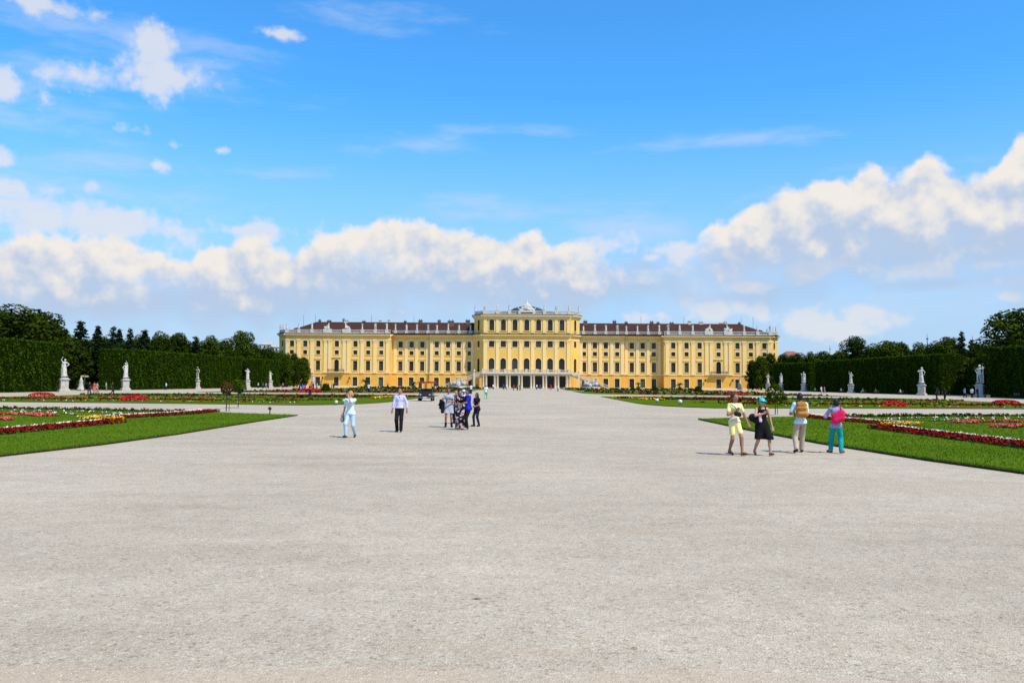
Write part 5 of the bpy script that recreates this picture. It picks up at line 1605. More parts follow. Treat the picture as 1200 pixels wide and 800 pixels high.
# ---- distant people: a few bodies, each dressed for itself
def far(px, py, H, label, top, low, hair='black', rz=0.0, skin='tan', style='short', pose=0, short=False, dress=False, group=None, vox=.028, d=None, hat=None):
    p = ground(px, py) if d is None else at(px, d)
    feet = [dict(R=(-.10, 0, .075), L=(.10, 0, .075)), dict(R=(-.09, -.2, .08), L=(.09, .16, .09)), dict(R=(-.09, .16, .09), L=(.09, -.2, .08))][pose % 3]
    hands = [DOWN, dict(R=(-.25, .1, .86), L=(.25, -.14, .88)), dict(R=(-.16, -.28, 1.05), L=(.25, .05, .85))][pose % 3]
    sp = dict(skin=skin, hair=hair, hairstyle=style, feet=feet, hands=hands, hip=(0, .885), wear=[])
    if dress: sp['wear'] += [('dress', 'dress', cloth(top), dict(hem=.5, sleeve=.5, ease=.03, flare=.05))]
    else: sp['wear'] += [('shirt', 'top', cloth(top), dict(sleeve=.7, hem=.8, ease=.034)), ('trousers', 'trousers', cloth(low), dict(length=.7 if short else 2, ease=.03))]
    sp['wear'] += [('shoes', 'shoes', cloth((.03, .03, .03)), {})]
    if hat: sp['wear'] += [('hat', 'cap', cloth(hat), {})]
    return person(p, rz, H, sp, label, group, vox)[0]
BLK, WHT, BLU, RED, GRY = (.015, .015, .017), (.70, .70, .70), (.03, .14, .55), (.5, .03, .03), (.2, .2, .22)
far(569.5, 467.3, 1.7, 'person in white top and bright green trousers walking to the palace', WHT, (.16, .62, .22), rz=math.pi, pose=1)
far(552, 461.5, 1.75, 'person in white shirt and navy trousers behind the middle group', (.62, .62, .75), (.02, .03, .09), rz=math.pi, pose=2)
for px, py, lab, t, l, ps in ((578, 456.3, 'person in white shirt in front of the leftmost portico opening', WHT, BLK, 0), (590, 456.4, 'person in dark blue top before the second portico opening', (.04, .07, .22), BLK, 1),
                              (593.5, 456.4, 'person in white top before the second portico opening', WHT, GRY, 2), (602, 457.3, 'person in dark red jacket before the third portico opening', (.25, .05, .05), BLK, 1),
                              (606.5, 457.4, 'person in brown top beside the one in dark red jacket', (.2, .09, .06), BLK, 0), (609, 457, 'person in black clothes beside the third portico opening', BLK, BLK, 2),
                              (629, 456.4, 'person in white top sitting-height small before the right of the middle opening', WHT, BLK, 1), (633, 456.4, 'person in grey clothes before the fifth portico opening', GRY, BLK, 0),
                              (645.5, 457, 'person in scarlet top before the sixth portico opening', RED, RED, 1), (653.5, 458.2, 'person in white top and black trousers right of the one in scarlet', WHT, BLK, 2), (559, 455.8, 'dark-clothed person standing below the left stair', BLK, BLK, 0)):
    far(px, py, 1.72, lab.replace('sitting-height small before', 'standing before'), t, l, rz=R.uniform(-3, 3), pose=ps)
# on the path along the left hedge
for px, py, lab, t, l, ps, dr in ((105, 461.3, 'person in black walking past the gap in the left hedge', BLK, BLK, 1, 0), (110.5, 461, 'person in red dress walking at the gap in the left hedge', (.45, .10, .08), BLK, 0, 1), (113.5, 461, 'person in beige beside the red dress at the left hedge gap', (.5, .35, .28), (.3, .2, .18), 2, 0),
                                  (131.5, 461, 'person in black and white at the gap left of the second statue', BLK, (.03, .03, .035), 1, 0), (124, 457.5, 'person in grey standing deep in the left hedge gap', (.35, .36, .4), GRY, 0, 0), (194.5, 456.5, 'person in white and navy walking along the left hedge', (.55, .6, .75), (.02, .03, .09), 1, 0),
                                  (302.5, 454.6, 'person in pale top beside the fourth left statue', (.6, .55, .45), BLK, 0, 0), (308.2, 455.2, 'person in dark blue by the fifth left statue', (.06, .09, .3), BLK, 1, 0), (311.5, 455.2, 'person in sky blue by the fifth left statue', (.3, .42, .75), GRY, 2, 0),
                                  (314.2, 455, 'person in dark red standing close to the fifth left statue', (.25, .06, .06), BLK, 0, 0), (331.5, 454.5, 'person leaning at the sixth left statue', (.3, .22, .16), BLK, 2, 0)):
    far(px, py, 1.72, lab, t, l, rz=R.uniform(-3, 3), pose=ps, dress=bool(dr))
for px, py, lab, t, l, ps, hat in ((351, 457.5, 'person in black left of the one in bright blue', (.05, .05, .08), BLK, 0, None), (354.5, 459.3, 'person in bright blue jacket near the left lawns', (.02, .16, .62), (.1, .05, .3), 1, None), (357.5, 459, 'person in purple beside the bright blue jacket', (.16, .04, .28), (.14, .03, .25), 2, None),
                                   (363.5, 463, 'person in red jacket and red hat near the left lawns', (.45, .05, .05), BLK, 1, (.6, .04, .03)), (367, 456, 'person in black right of the red hat', BLK, BLK, 0, None), (371.5, 454.8, 'person in white at the palace corner', WHT, BLK, 2, None), (376, 455, 'person in black at the palace corner door', BLK, BLK, 1, None),
                                   (384.5, 455.5, 'person in dark coat left of the balcony door', BLK, BLK, 0, None), (389, 456, 'person in grey and pink below the balcony', (.4, .3, .32), GRY, 1, None), (391, 455.8, 'person in black below the balcony', BLK, BLK, 2, None), (454.5, 454.8, 'person in dark red by the palace wall', (.2, .04, .04), BLK, 1, None), (524.5, 459, 'person in burgundy behind the grey dress', (.3, .06, .05), BLK, 1, None),
                                   (432, 459.5, 'gardener in white shirt and black trousers bending over the flowers', WHT, BLK, 2, None)):
    far(px, py, 1.7, lab, t, l, rz=R.uniform(-3, 3), pose=ps, hat=hat)
# right side
for px, py, lab, t, l, ps in ((962.5, 460.5, 'person in white walking along the right hedge', WHT, (.5, .5, .55), 1), (966, 460.5, 'person in pink and grey beside the one in white at the right hedge', (.45, .16, .2), GRY, 2),
                              (1098.5, 468.3, 'left of two dark-clothed people at the right hedge gap', BLK, BLK, 1), (1107, 468.3, 'right of two dark-clothed people at the right hedge gap', BLK, (.03, .022, .02), 2), (1130.5, 466, 'person in sky blue top in the right hedge gap', (.04, .30, .70), BLK, 1),
                              (1139, 466, 'person in white top in the right hedge gap', WHT, BLK, 0), (1145.5, 466, 'person in dark clothes in front of the last right statue', BLK, BLK, 2), (853, 455.5, 'person in dark clothes by the right palace corner', BLK, BLK, 0), (846.5, 455.5, 'person in brown clothes by the right balcony', (.12, .05, .03), BLK, 1), (906, 456.3, 'person in grey by the right statues', (.3, .28, .3), GRY, 0)):
    far(px, py, 1.72, lab, t, l, rz=R.uniform(-3, 3), pose=ps)
# on the terrace
for px, lab, t in ((612, 'person in white leaning on the terrace balustrade', WHT), (619, 'person in dark jacket on the terrace', BLK), (631, 'person in pale pink on the terrace', (.6, .4, .4)), (567, 'person in black at the head of the left stair', BLK), (665, 'person in black at the head of the right stair', BLK)):
    p = at(px, 331.5); p.z = 5.85
    o = far(px, 0, 1.72, lab, t, BLK, rz=R.uniform(-.5, .5), d=331.3 if px not in (567, 665) else 332.2)
    o.location.z = 5.85
# ------------------------------------------------------------------ seated people and benches at the right hedge
MBENCH = mat('bench_wood', (0.10, 0.06, 0.035), .7, scale=6)
def bench(p, rz, label):
    e = empty('park_bench', p, rz); tag(e, label, 'bench')
    q = MB()
    for k in range(4): q.box(-.9, .9, -.25 + k * .125, -.15 + k * .125, .41, .45)
    q.build('seat', MBENCH, e)
    q = MB()
    for k in range(3): q.box(-.9, .9, .27, .31, .52 + k * .13, .62 + k * .13)
    q.build('backrest', MBENCH, e)
    for x in (-.75, .75):
        q = MB(); q.box(x - .04, x + .04, -.22, -.16, 0, .405); q.box(x - .04, x + .04, .315, .375, 0, .9); q.box(x - .04, x + .04, -.158, .314, .33, .405)
        q.build('leg', MIR, e)
    return e
def seated(p, rz, label, top, low):
    sp = dict(skin='tan', hair='black', hairstyle='short', hip=(0, .53), feet=dict(R=(-.1, -.48, .075), L=(.1, -.46, .075)), hands=dict(R=(-.13, -.33, .60), L=(.13, -.33, .60)), pole=dict(R=(-.6, .6, -.4), L=(.6, .6, -.4)),
              wear=[('shirt', 'top', cloth(top), dict(sleeve=.8, hem=.48, ease=.03)), ('trousers', 'trousers', cloth(low), dict(ease=.025)), ('shoes', 'shoes', cloth((.03, .03, .03)), {})])
    return person(p, rz, 1.68, sp, label, None, .028)[0]
for i, (px, d, t, l, lab, bl) in enumerate(((985.5, 222, (.5, .42, .42), BLK, 'person in pale pink on the bench left of the second-nearest hedge statue', 'bench under the right hedge with one person in pale pink'),
                                            (1011, 207, (.2, .2, .18), GRY, 'person in drab grey on the bench right of the third statue', 'bench under the right hedge with one person in drab grey'),
                                            (1026, 199, (.12, .13, .12), BLK, 'person in dark green on the middle hedge bench', 'bench under the right hedge with one person in dark green'),
                                            (1055, 186, (.62, .62, .62), BLK, 'person in white on the bench nearest the right hedge gap', 'bench under the right hedge with one person in white'),
                                            (955, 243, (.3, .3, .32), BLK, 'person in grey on the far bench under the right hedge', 'far bench under the right hedge with one person in grey'))):
    p = at(px, d)
    bench(p, math.pi / 2 * -1 + .0, bl)
    seated(p + Vector((.0, 0, 0)), -math.pi / 2, lab, t, l)
bench(at(1189, 137), -math.pi / 2, 'empty bench in front of the nearest right hedge')

# ------------------------------------------------------------------ marble statues
MMAR = mat('white_marble', (0.48, 0.455, 0.41), .7, scale=2.0, col2=(0.66, 0.635, 0.58), bump=.25, bscale=8, spec=.3, detail=8)
MMAR2 = mat('grey_marble', (0.36, 0.335, 0.29), .75, scale=1.5, col2=(0.54, 0.51, 0.455), bump=.25, bscale=8, spec=.3, detail=8)
def figure_prims(v):
    r = random.Random(100 + v)
    arms = [dict(R=(-.22, -.12, 1.78), L=(.2, -.2, 1.0)), dict(R=(-.24, -.05, .9), L=(.02, -.1, 1.80)), dict(R=(-.06, -.25, 1.15), L=(.26, .02, .88)),
            dict(R=(-.30, -.15, 1.2), L=(.05, -.24, 1.05)), dict(R=(-.2, -.16, .95), L=(.34, -.12, 1.3))][v % 5]
    sp = dict(feet=dict(R=(-.10, -.02, .075), L=(.11, -.16, .085)), hip=(-.02, .895), side=.03, htilt=(.02 * (-1) ** v, -.01), hyaw=r.uniform(-.6, .6), hands=arms,
              pole=dict(R=(-1, .3, .3), L=(1, .3, .3)), hairstyle=['bun', 'curly', 'long'][v % 3], fem=v % 2 == 0)
    J = skel(sp)
    P = body_prims(J, sp, 1.06, sp['fem'], False)
    h, _ = hair_prims(J, sp); P += h
    if v % 5 != 4:     # robe to the feet with hanging folds
        for k in range(13):
            a = 2 * math.pi * k / 13 + r.uniform(-.15, .15)
            c, s = math.cos(a), math.sin(a)
            zt = .95 + r.uniform(-.1, .2)
            P.append(cap((c * .10 - .02, s * .09, zt), (c * (.17 + r.uniform(0, .05)), s * (.15 + r.uniform(0, .06)) - .03, .03), .055, .05, k=.025))
        P.append(cap((-.02, 0, .9), (0, -.03, .05), .13, .17))
    else:
        P.append(cap((.12, .1, 0), (.12, .09, .75), .12, .09))
        P.append(cap((-.12, .04, 1.0), (.12, -.05, .86), .12, .13))
    # cloak over one shoulder and a fallen end
    s = 1 if v % 2 else -1
    P += [cap(J['shoR' if s < 0 else 'shoL'], J['pel'] + Vector((-s * .08, -.08, .05)), .075, .09, k=.03), cap(J['shoR' if s < 0 else 'shoL'] + Vector((0, .05, 0)), (s * .2, .12, .2), .08, .07, k=.03)]
    # what the figure holds
    if v % 5 == 2: P += [cap(J['palmR'], J['palmR'] + Vector((.05, -.05, .12)), .07, .09)]
    if v % 5 == 3: P += [cap(J['palmR'] + Vector((0, 0, .35)), J['palmR'] + Vector((-.02, .02, -1.1)), .022, .022)]
    if v % 5 == 4: P += [cap(J['palmL'], J['palmL'] + Vector((0, 0, .2)), .09, .06), cap((.33, -.06, 0), (.33, -.1, 1.2), .06, .05)]
    P += [cap((-.12, -.02, .02), (.12, -.02, .02), .2, sq=((0, 0, 1), 3.5))]
    return P
FIGM, FIGS = {}, {}
for v in range(5):
    V, Q = sdf_arrays(figure_prims(v), .022, k=.022)
    V = np.array(V); V[:, 2] -= V[:, 2].min()
    V = V / V[:, 2].max()
    FIGM[v] = np_mesh('figure', V, Q, [MMAR], smooth=True)
    V, Q = sdf_arrays(figure_prims(v), .045, k=.03)
    V = np.array(V); V[:, 2] -= V[:, 2].min(); V = V / V[:, 2].max()
    FIGS[v] = np_mesh('roof_statue', V, Q, [MST], smooth=True)
q = MB()
q.box(-1.15, 1.15, -1.0, 1.0, 0, .28); q.box(-1.0, 1.0, -.86, .86, .28, .5); q.box(-.80, .80, -.68, .68, .5, 1.9)
q.box(-.9, .9, -.78, .78, 1.9, 2.04); q.box(-1.02, 1.02, -.9, .9, 2.04, 2.2); q.box(-.75, .75, -.65, .65, 2.2, 2.42)
q.box(-.55, .55, -.71, -.681, .75, 1.65); q.box(.801, .83, -.45, .45, .75, 1.65); q.box(-.83, -.801, -.45, .45, .75, 1.65)
PEDM = q.mesh('pedestal', MMAR2)
ST = [(75, 142, 418, 0, 'white marble statue raising one arm over its head, left of the left hedge gap'), (147, 169, 423, 1, 'white marble statue holding an arm above its head, right of the left hedge gap'),
      (230.8, 217, 429.5, 2, 'pale marble statue alone in the middle of the long left hedge'), (290, 259, 431.8, 3, 'slim marble statue at the far end of the long left hedge'),
      (316.7, 288, 433.8, 0, 'marble statue before the short far hedge on the left'), (334.5, 316, 435, 4, 'narrow grey marble statue left of the palace corner, beyond the others'), (367, 331, 437.2, 2, 'small grey statue in front of the left palace corner'),
      (1148, 151, 427.2, 4, 'grey marble statue with a raised arm at the near right hedge end'), (1080, 173, 430, 2, 'white marble statue at the end of the long right hedge beside the gap'),
      (997.3, 216, 434.6, 0, 'pale statue midway along the right hedge'), (942, 256, 435.7, 3, 'marble statue seen above the head of the man with rucksack'),
      (915.3, 280, 436.6, 1, 'white marble statue above the black dress and turquoise cap'), (900, 310, 438.3, 2, 'greyish marble statue left of the white one, near the palace end of the right hedge'), (867, 331, 440, 0, 'small grey statue in front of the right palace corner')]
for px, d, top, v, lab in ST:
    p = at(px, d)
    H = z_at(px, top, p)
    e = empty('statue', p, math.pi / 2 * (1 if px < 600 else -1) + .5 * (1 if px < 600 else -1)); tag(e, lab, 'statue')
    # they look in towards the court and the viewer
    k = H / 5.9
    new_obj('pedestal', PEDM, e, (0, 0, 0), 0, (k * .76, k * .76, k))
    f = new_obj('figure', FIGM[v], e, (0, 0, 2.42 * k), 0, None); hh = H - 2.42 * k; f.scale = (hh * 1.02, hh * 1.02, hh)
    e.rotation_euler.z = (.75 if px < 600 else -.75)
# statues and vases along the palace roof
r9 = random.Random(3)
n9 = 0
for x, y, z in piers:
    h = r9.uniform(2.4, 2.9) if z < 25 else 2.7
    o = new_obj('roof_statue', FIGS[n9 % 5], palace, (x, y - PY, z + 1.552), r9.uniform(-.6, .6), (h, h, h)); n9 += 1
for s in (-1, 1):
    for x in (72.9, 80.6):
        pr = [ell((r9.uniform(-1.4, 1.4), r9.uniform(-.2, .2), r9.uniform(.1, .8)), (.4, .35, .35)) for _ in range(12)] + [cap((-.9, 0, .1), (.3, 0, 1.0), .4, .3), cap((.3, 0, .9), (.45, 0, 2.0), .36, .22), ell((.5, 0, 2.25), (.22, .22, .27)), cap((.3, 0, 1.6), (-.5, -.1, 1.2), .17, .13)]
        o = new_obj('roof_sculpture', sdf_mesh('roof_sculpture', pr, .07, [MST], k=.15), palace, (s * x, yE - PY, 23.35), 0, ((1 if x < 75 else -1) * (-s) * -1, 1, 1))

# ------------------------------------------------------------------ fountain groups left and right of the stairs
def fountain(px, lab):
    p = at(px, 306)
    e = empty('fountain', p); tag(e, lab, 'fountain')
    q = MB(); q.lathe([(3.9, 0), (3.9, .5), (3.6, .6), (3.5, .95), (3.7, 1.05), (3.3, 1.05), (3.2, .5)], n=28); q.build('basin', MMAR2, e)
    q = MB(); q.lathe([(3.25, .6), (3.2, .72)], n=28); q.build('water', MGL, e)
    r = random.Random(int(px))
    pr = [ell((r.uniform(-1.9, 1.9), r.uniform(-1, 1), r.uniform(.4, 1.9)), (r.uniform(.5, .9),) * 3) for _ in range(26)]
    new_obj('rockwork', sdf_mesh('rockwork', pr, .09, [MMAR2], k=.15), e)
    for x, z, h, v in ((-2.0, 1.5, 2.3, 0), (2.0, 1.5, 2.3, 2), (-.7, 2.1, 1.7, 3), (.8, 2.1, 1.5, 4)):
        new_obj('figure', FIGM[v], e, (x, -.4, z), r.uniform(-.6, .6), (h, h, h))
    for x in (-2.9, -1.0, 1.6, 3.0):
        n = 160; P = NP.normal(0, .34, (n, 3)) + np.array((x, -1.6, 1.25)); v_, f_ = leaf_quads(P, P * 0 + np.array((0, -.5, .6)), .22)
        new_obj('planting', np_mesh('planting', v_, f_, [FM['leaf']]), e)
fountain(538, 'grey stone fountain with figures left of the palace stair')
fountain(692, 'pale stone fountain with figures right of the palace stair')

# ------------------------------------------------------------------ hedges
MH = leaf_mat('hedge_leaf', (0.008, 0.020, 0.002), (0.046, 0.088, 0.005), scale=.4)
MHC = mat('hedge_core', (0.006, 0.012, 0.001), .95, scale=1.2, col2=(0.013, 0.025, 0.002), bump=.8, bscale=3, spec=0.0)
MTWIG = mat('bark', (0.05, 0.036, 0.026), .9, scale=4, col2=(0.09, 0.07, 0.05), bump=.5, bscale=12)
def hedge(A, B, ztA, ztB, thick, label, dens=13.0, size=.28):
    """clipped hornbeam wall from A to B along the court; body lies on the far side of A-B from the axis"""
    A, B = Vector(A), Vector(B)
    t = (B - A); L = t.length; t.normalize()
    n = Vector((t.y, -t.x, 0))
    if n.x * A.x > 0: n = -n           # n points to the court
    mid = (A + B) / 2
    e = empty('hedge', mid); tag(e, label, 'hedge')
    rr = np.random.default_rng(int(abs(A.x * 13 + A.y)))
    nx, nz = max(4, int(L / 2.5)), 6
    q = MB()
    a, b = A - mid, B - mid
    i0 = []
    for dd in (-.25, -thick + .25):
        for i in range(nx + 1):
            p = a.lerp(b, i / nx) ; zt = ztA + (ztB - ztA) * i / nx
            for j in range(nz + 1):
                w = p + n * (dd + rr.normal(0, .07))
                q.v.append((w.x, w.y, (zt - .2) * j / nz))
    K = (nz + 1); O = (nx + 1) * K
    def fc(*ix): q.f.append(ix); q.m.append(0); q.sm.append(False)
    for i in range(nx):
        for j in range(nz):
            fc(i * K + j, (i + 1) * K + j, (i + 1) * K + j + 1, i * K + j + 1); fc(O + i * K + j, O + i * K + j + 1, O + (i + 1) * K + j + 1, O + (i + 1) * K + j)
        fc(i * K + nz, (i + 1) * K + nz, O + (i + 1) * K + nz, O + i * K + nz)
    for i in (0, nx):
        for j in range(nz): fc(i * K + j, i * K + j + 1, O + i * K + j + 1, O + i * K + j)
    q.build('hedge_core', MHC, e)
    # leaves over the court face, the two ends and the top
    zm = (ztA + ztB) / 2
    V, F, k0 = [], [], 0
    def sheet(cnt, fn, Nn):
        nonlocal k0
        u, w = rr.uniform(0, 1, cnt), rr.uniform(0, 1, cnt)
        P = fn(u, w)
        v, f = leaf_quads(P, np.tile(np.array(Nn), (cnt, 1)), size, .55, .8)
        V.append(v); F.append(f + k0); k0 += len(v)
    aa, bb, nn = np.array(a), np.array(b), np.array(n)
    zt = lambda u: ztA + (ztB - ztA) * u
    undul = lambda u, w: (0.20 * np.sin(u * L * .7 + 3 * np.sin(w * 4)) + .14 * np.sin(u * L * 2.1 + w * 6))
    def face(u, w):
        P = aa + (bb - aa) * u[:, None]; P = P + nn * (rr.normal(0, .09, len(u)) + undul(u, w))[:, None]; P[:, 2] = w * zt(u); return P
    sheet(int(L * zm * dens), face, nn + np.array((0, 0, .25)))
    def top(u, w):
        P = aa + (bb - aa) * u[:, None] - nn * (w * thick)[:, None]; P[:, 2] = zt(u) + rr.normal(-.02, .11, len(u)); return P
    sheet(int(L * thick * dens), top, (0, 0, 1))
    for uu, sg in ((0, -1), (1, 1)):
        def endf(u, w, uu=uu):
            P = aa + (bb - aa) * uu - nn * (u * thick)[:, None] + np.array(t) * rr.normal(0, .12, len(u))[:, None]; P[:, 2] = w * zt(uu); return P
        sheet(int(thick * zm * dens), endf, np.array(t) * sg + np.array((0, 0, .2)))
    new_obj('foliage', np_mesh('foliage', np.concatenate(V), np.concatenate(F), [MH]), e)
def hz(px, py, p): return z_at(px, py, p)
def hedge_px(pa, da, ya, pb, db, yb, thick, label, **kw):
    A, B = at(pa, da), at(pb, db)
    hedge(A, B, z_at(pa, ya, A), z_at(pb, yb, B), thick, label, **kw)
A = at(-75, 112); B = at(74, 147)
hedge(A, B, 8.2, z_at(74, 402.3, B), 5, 'tall clipped green hedge wall at the left edge, left of the first statue')
hedge_px(143, 172, 408.8, 283, 256, 418.5, 5, 'long tall clipped hedge wall between the second and fourth left statues')
hedge_px(305, 276, 420.5, 328, 308, 421.8, 5, 'short clipped hedge block far along the left side')
A = at(1275, 118); B = at(1158, 153)
hedge(B, A, z_at(1158, 407, B), 8.0, 5, 'tall clipped dark hedge wall at the right edge, right of the last statue')
hedge_px(1102, 177, 414.4, 955, 256, 423.5, 5, 'long tall clipped dark hedge wall along the right side')
hedge_px(948, 264, 425, 906, 300, 425.6, 5, 'short clipped hedge block far along the right side')

# ------------------------------------------------------------------ trees
ML = {'dark': leaf_mat('dark_tree_leaf', (0.007, 0.014, 0.002), (0.033, 0.056, 0.004), scale=.25), 'mid': leaf_mat('green_tree_leaf', (0.010, 0.022, 0.002), (0.055, 0.085, 0.006), scale=.25), 'fir': leaf_mat('fir_needle', (0.006, 0.016, 0.007), (0.022, 0.044, 0.018), scale=.3)}
def broad_proto(seed, m, nl=16, leaves=7500, rad=4.6, H=16.0, base=.16):
    r = random.Random(seed); g_ = np.random.default_rng(seed)
    lobes = []
    for i in range(nl):
        u = (i + .5) / nl
        z = H * (base + .06 + (1 - base - .16) * u)
        env = rad * (math.sin(math.pi * min(1, .18 + u * .80)) ** .7)
        a = i * 2.4 + r.uniform(-.5, .5); q = env * r.uniform(.45, .78)
        rr = rad * r.uniform(.32, .50)
        lobes.append((np.array((q * math.cos(a), q * math.sin(a), min(z, H - rr * .8))), rr))
    lobes.append((np.array((0, 0, H * .80)), rad * .5)); lobes.append((np.array((0, 0, H * .5)), rad * .62))
    V, F, k = [], [], 0
    W = np.array([l[1] ** 2 for l in lobes]); W /= W.sum()
    for (c, rr), w in zip(lobes, W):
        n = int(leaves * w)
        d = g_.normal(0, 1, (n, 3)); d /= np.linalg.norm(d, axis=1)[:, None]
        s = rr * (1 - np.abs(g_.normal(0, .16, n)))
        lump = 1 + .16 * np.sin(d[:, 0] * 5 + c[0]) * np.sin(d[:, 1] * 5 + c[1]) * np.sin(d[:, 2] * 5 + c[2])
        P = c + d * (s * lump)[:, None] * np.array((1, 1, .85))
        v, f = leaf_quads(P, d + np.array((0, 0, .5)), .46, .6, .75)
        V.append(v); F.append(f + k); k += len(v)
    crown = np_mesh('crown', np.concatenate(V), np.concatenate(F), [m])
    q = MB()
    q.tube([(0, 0, 0), (.05, 0, H * .2), (0, .08, H * .45), (0, 0, H * .75)], [.42, .32, .22, .06], 8)
    for c, rr in lobes[::2]: q.tube([(0, 0, max(H * .18, c[2] - rad * .8)), tuple(c * np.array((.5, .5, 1)) - np.array((0, 0, rad * .25))), tuple(c)], [.16, .10, .03], 5)
    return crown, q.mesh('trunk', MTWIG)
def conifer_proto(seed, H=15.0, rad=3.0, leaves=8000, ragged=.25):
    g_ = np.random.default_rng(seed)
    V, F, k = [], [], 0
    tiers = 30
    for i in range(tiers):
        u = (i + .3) / tiers
        z = H * (.08 + .9 * u); L = rad * (1 - u) ** .85 * (1 + g_.uniform(-ragged, ragged)) + .15
        z += g_.uniform(-.25, .25); nb = max(4, int(8 * (1 - u) + 4))
        for b in range(nb):
            a = 2 * math.pi * b / nb + g_.uniform(-.3, .3); l = L * g_.uniform(.5, 1.2); z2 = z + g_.uniform(-.35, .35)
            n = max(6, int(leaves / tiers / nb * (1.6 - u)))
            s = g_.uniform(.08, 1, n) ** .7
            P = np.stack([np.cos(a) * l * s, np.sin(a) * l * s, z2 - .38 * l * s + .16 * l * s * s], 1) + g_.normal(0, .2, (n, 3)) * (1.3 - s)[:, None]
            v, f = leaf_quads(P, np.tile(np.array((np.cos(a) * .4, np.sin(a) * .4, .8)), (n, 1)), .40, .5, .55)
            V.append(v); F.append(f + k); k += len(v)
    P = np.stack([np.zeros(8), np.zeros(8), np.linspace(H * .92, H, 8)], 1); v, f = leaf_quads(P, np.tile(np.array((0, 1., .2)), (8, 1)), .3); V.append(v); F.append(f + k)
    q = MB(); q.tube([(0, 0, 0), (0, 0, H * .5), (0, 0, H * .97)], [.34, .2, .04], 8)
    return np_mesh('crown', np.concatenate(V), np.concatenate(F), [ML['fir']]), q.mesh('trunk', MTWIG)
PRO = {'b0': broad_proto(1, ML['dark']), 'b1': broad_proto(2, ML['dark'], nl=20), 'b2': broad_proto(3, ML['mid'], nl=13), 'b3': broad_proto(4, ML['mid'], nl=18, base=.1), 'c0': conifer_proto(5), 'c1': conifer_proto(6, ragged=.6, leaves=4500), 'k0': broad_proto(8, ML['mid'], nl=22, leaves=6500, rad=3.4, H=11, base=.02), 'k1': broad_proto(9, ML['dark'], nl=22, leaves=6500, rad=3.4, H=11, base=.02)}
PH = {'b': (16.0, 4.6), 'c': (15.0, 3.0), 'k': (11.0, 3.6)}
def tree(kind, p, H, half, label, cat='tree', name=None, group=None):
    e = empty(name or {'b': 'broadleaf_tree', 'c': 'conifer_tree', 'k': 'bushy_tree'}[kind[0]], p, R.uniform(0, 6.28))
    tag(e, label, cat, group)
    h0, r0 = PH[kind[0]]
    s = (half / r0, half / r0, H / h0)
    c, t = PRO[kind]
    new_obj('crown', c, e, None, None, s); new_obj('trunk', t, e, None, None, s)
    return e
# (px, top py, half width px, kind, line |x|, words)
LT = [(6, 356, 34, 'b1', 92, 'tall dark tree at the left picture edge above the hedge'), (46, 359.5, 27, 'b0', 92, 'big round-topped dark tree above the left edge hedge'), (70, 382, 16, 'b3', 96, 'lower dark tree sloping down beside the big round-topped one'),
      (92.5, 375.5, 11, 'c0', 96, 'pointed dark conifer right of the big round-topped tree'), (113, 381, 9, 'c0', 104, 'slim conifer rising over the left hedge gap'), (131, 382.5, 10, 'c1', 100, 'ragged conifer at the right side of the left hedge gap'), (138, 385, 8, 'c0', 108, 'small pointed conifer just before the long left hedge begins'),
      (112, 411, 15, 'c0', 88, 'lighter green young conifer standing inside the left hedge gap'), (91, 404, 16, 'k1', 90, 'dark leafy tree at the corner of the first left hedge'), (134, 407, 12, 'k1', 92, 'dark leafy tree at the start of the long left hedge'), (103, 402, 18, 'b1', 112, 'dark tree closing the back of the left hedge gap'), (126, 402, 18, 'b0', 116, 'second dark tree closing the back of the left hedge gap'),
      (151, 384.5, 9, 'c1', 98, 'ragged dark treetop above the near end of the long left hedge'), (168, 386, 10, 'c0', 98, 'pointed treetop above the long left hedge, second from its near end'), (187, 387.5, 12, 'b1', 98, 'rounded dark treetop above the long left hedge left of its statue'), (208, 387, 15, 'b0', 98, 'broad dark treetop directly left above the lone hedge statue'),
      (228, 394, 11, 'c1', 98, 'low ragged treetop right above the lone hedge statue'), (246, 390.5, 14, 'b3', 98, 'spreading treetop right of the lone hedge statue'), (263, 396, 12, 'b1', 98, 'low dark treetop near the far end of the long left hedge'), (282, 384, 15, 'b2', 96, 'large round tree above the far end of the long left hedge'), (297, 400, 9, 'b0', 94, 'dark tree on the shoulder right of the large round one'),
      (293, 420, 9, 'k1', 90, 'dark bush filling the opening behind the fourth left statue'), (303, 418, 8, 'k1', 94, 'dark bush between the long left hedge and the short block'), (312, 405, 12, 'b1', 100, 'dark tree above the short left hedge block'), (326, 409, 11, 'b3', 100, 'dark tree in front of the far white buildings'),
      (335, 412, 8, 'k0', 88, 'dark bushy tree next to the short left hedge block'), (344, 413, 8, 'k1', 86, 'bushy tree left of the last one before the palace'), (355, 417, 8, 'k0', 84, 'last bushy green tree, covering the left palace corner')]
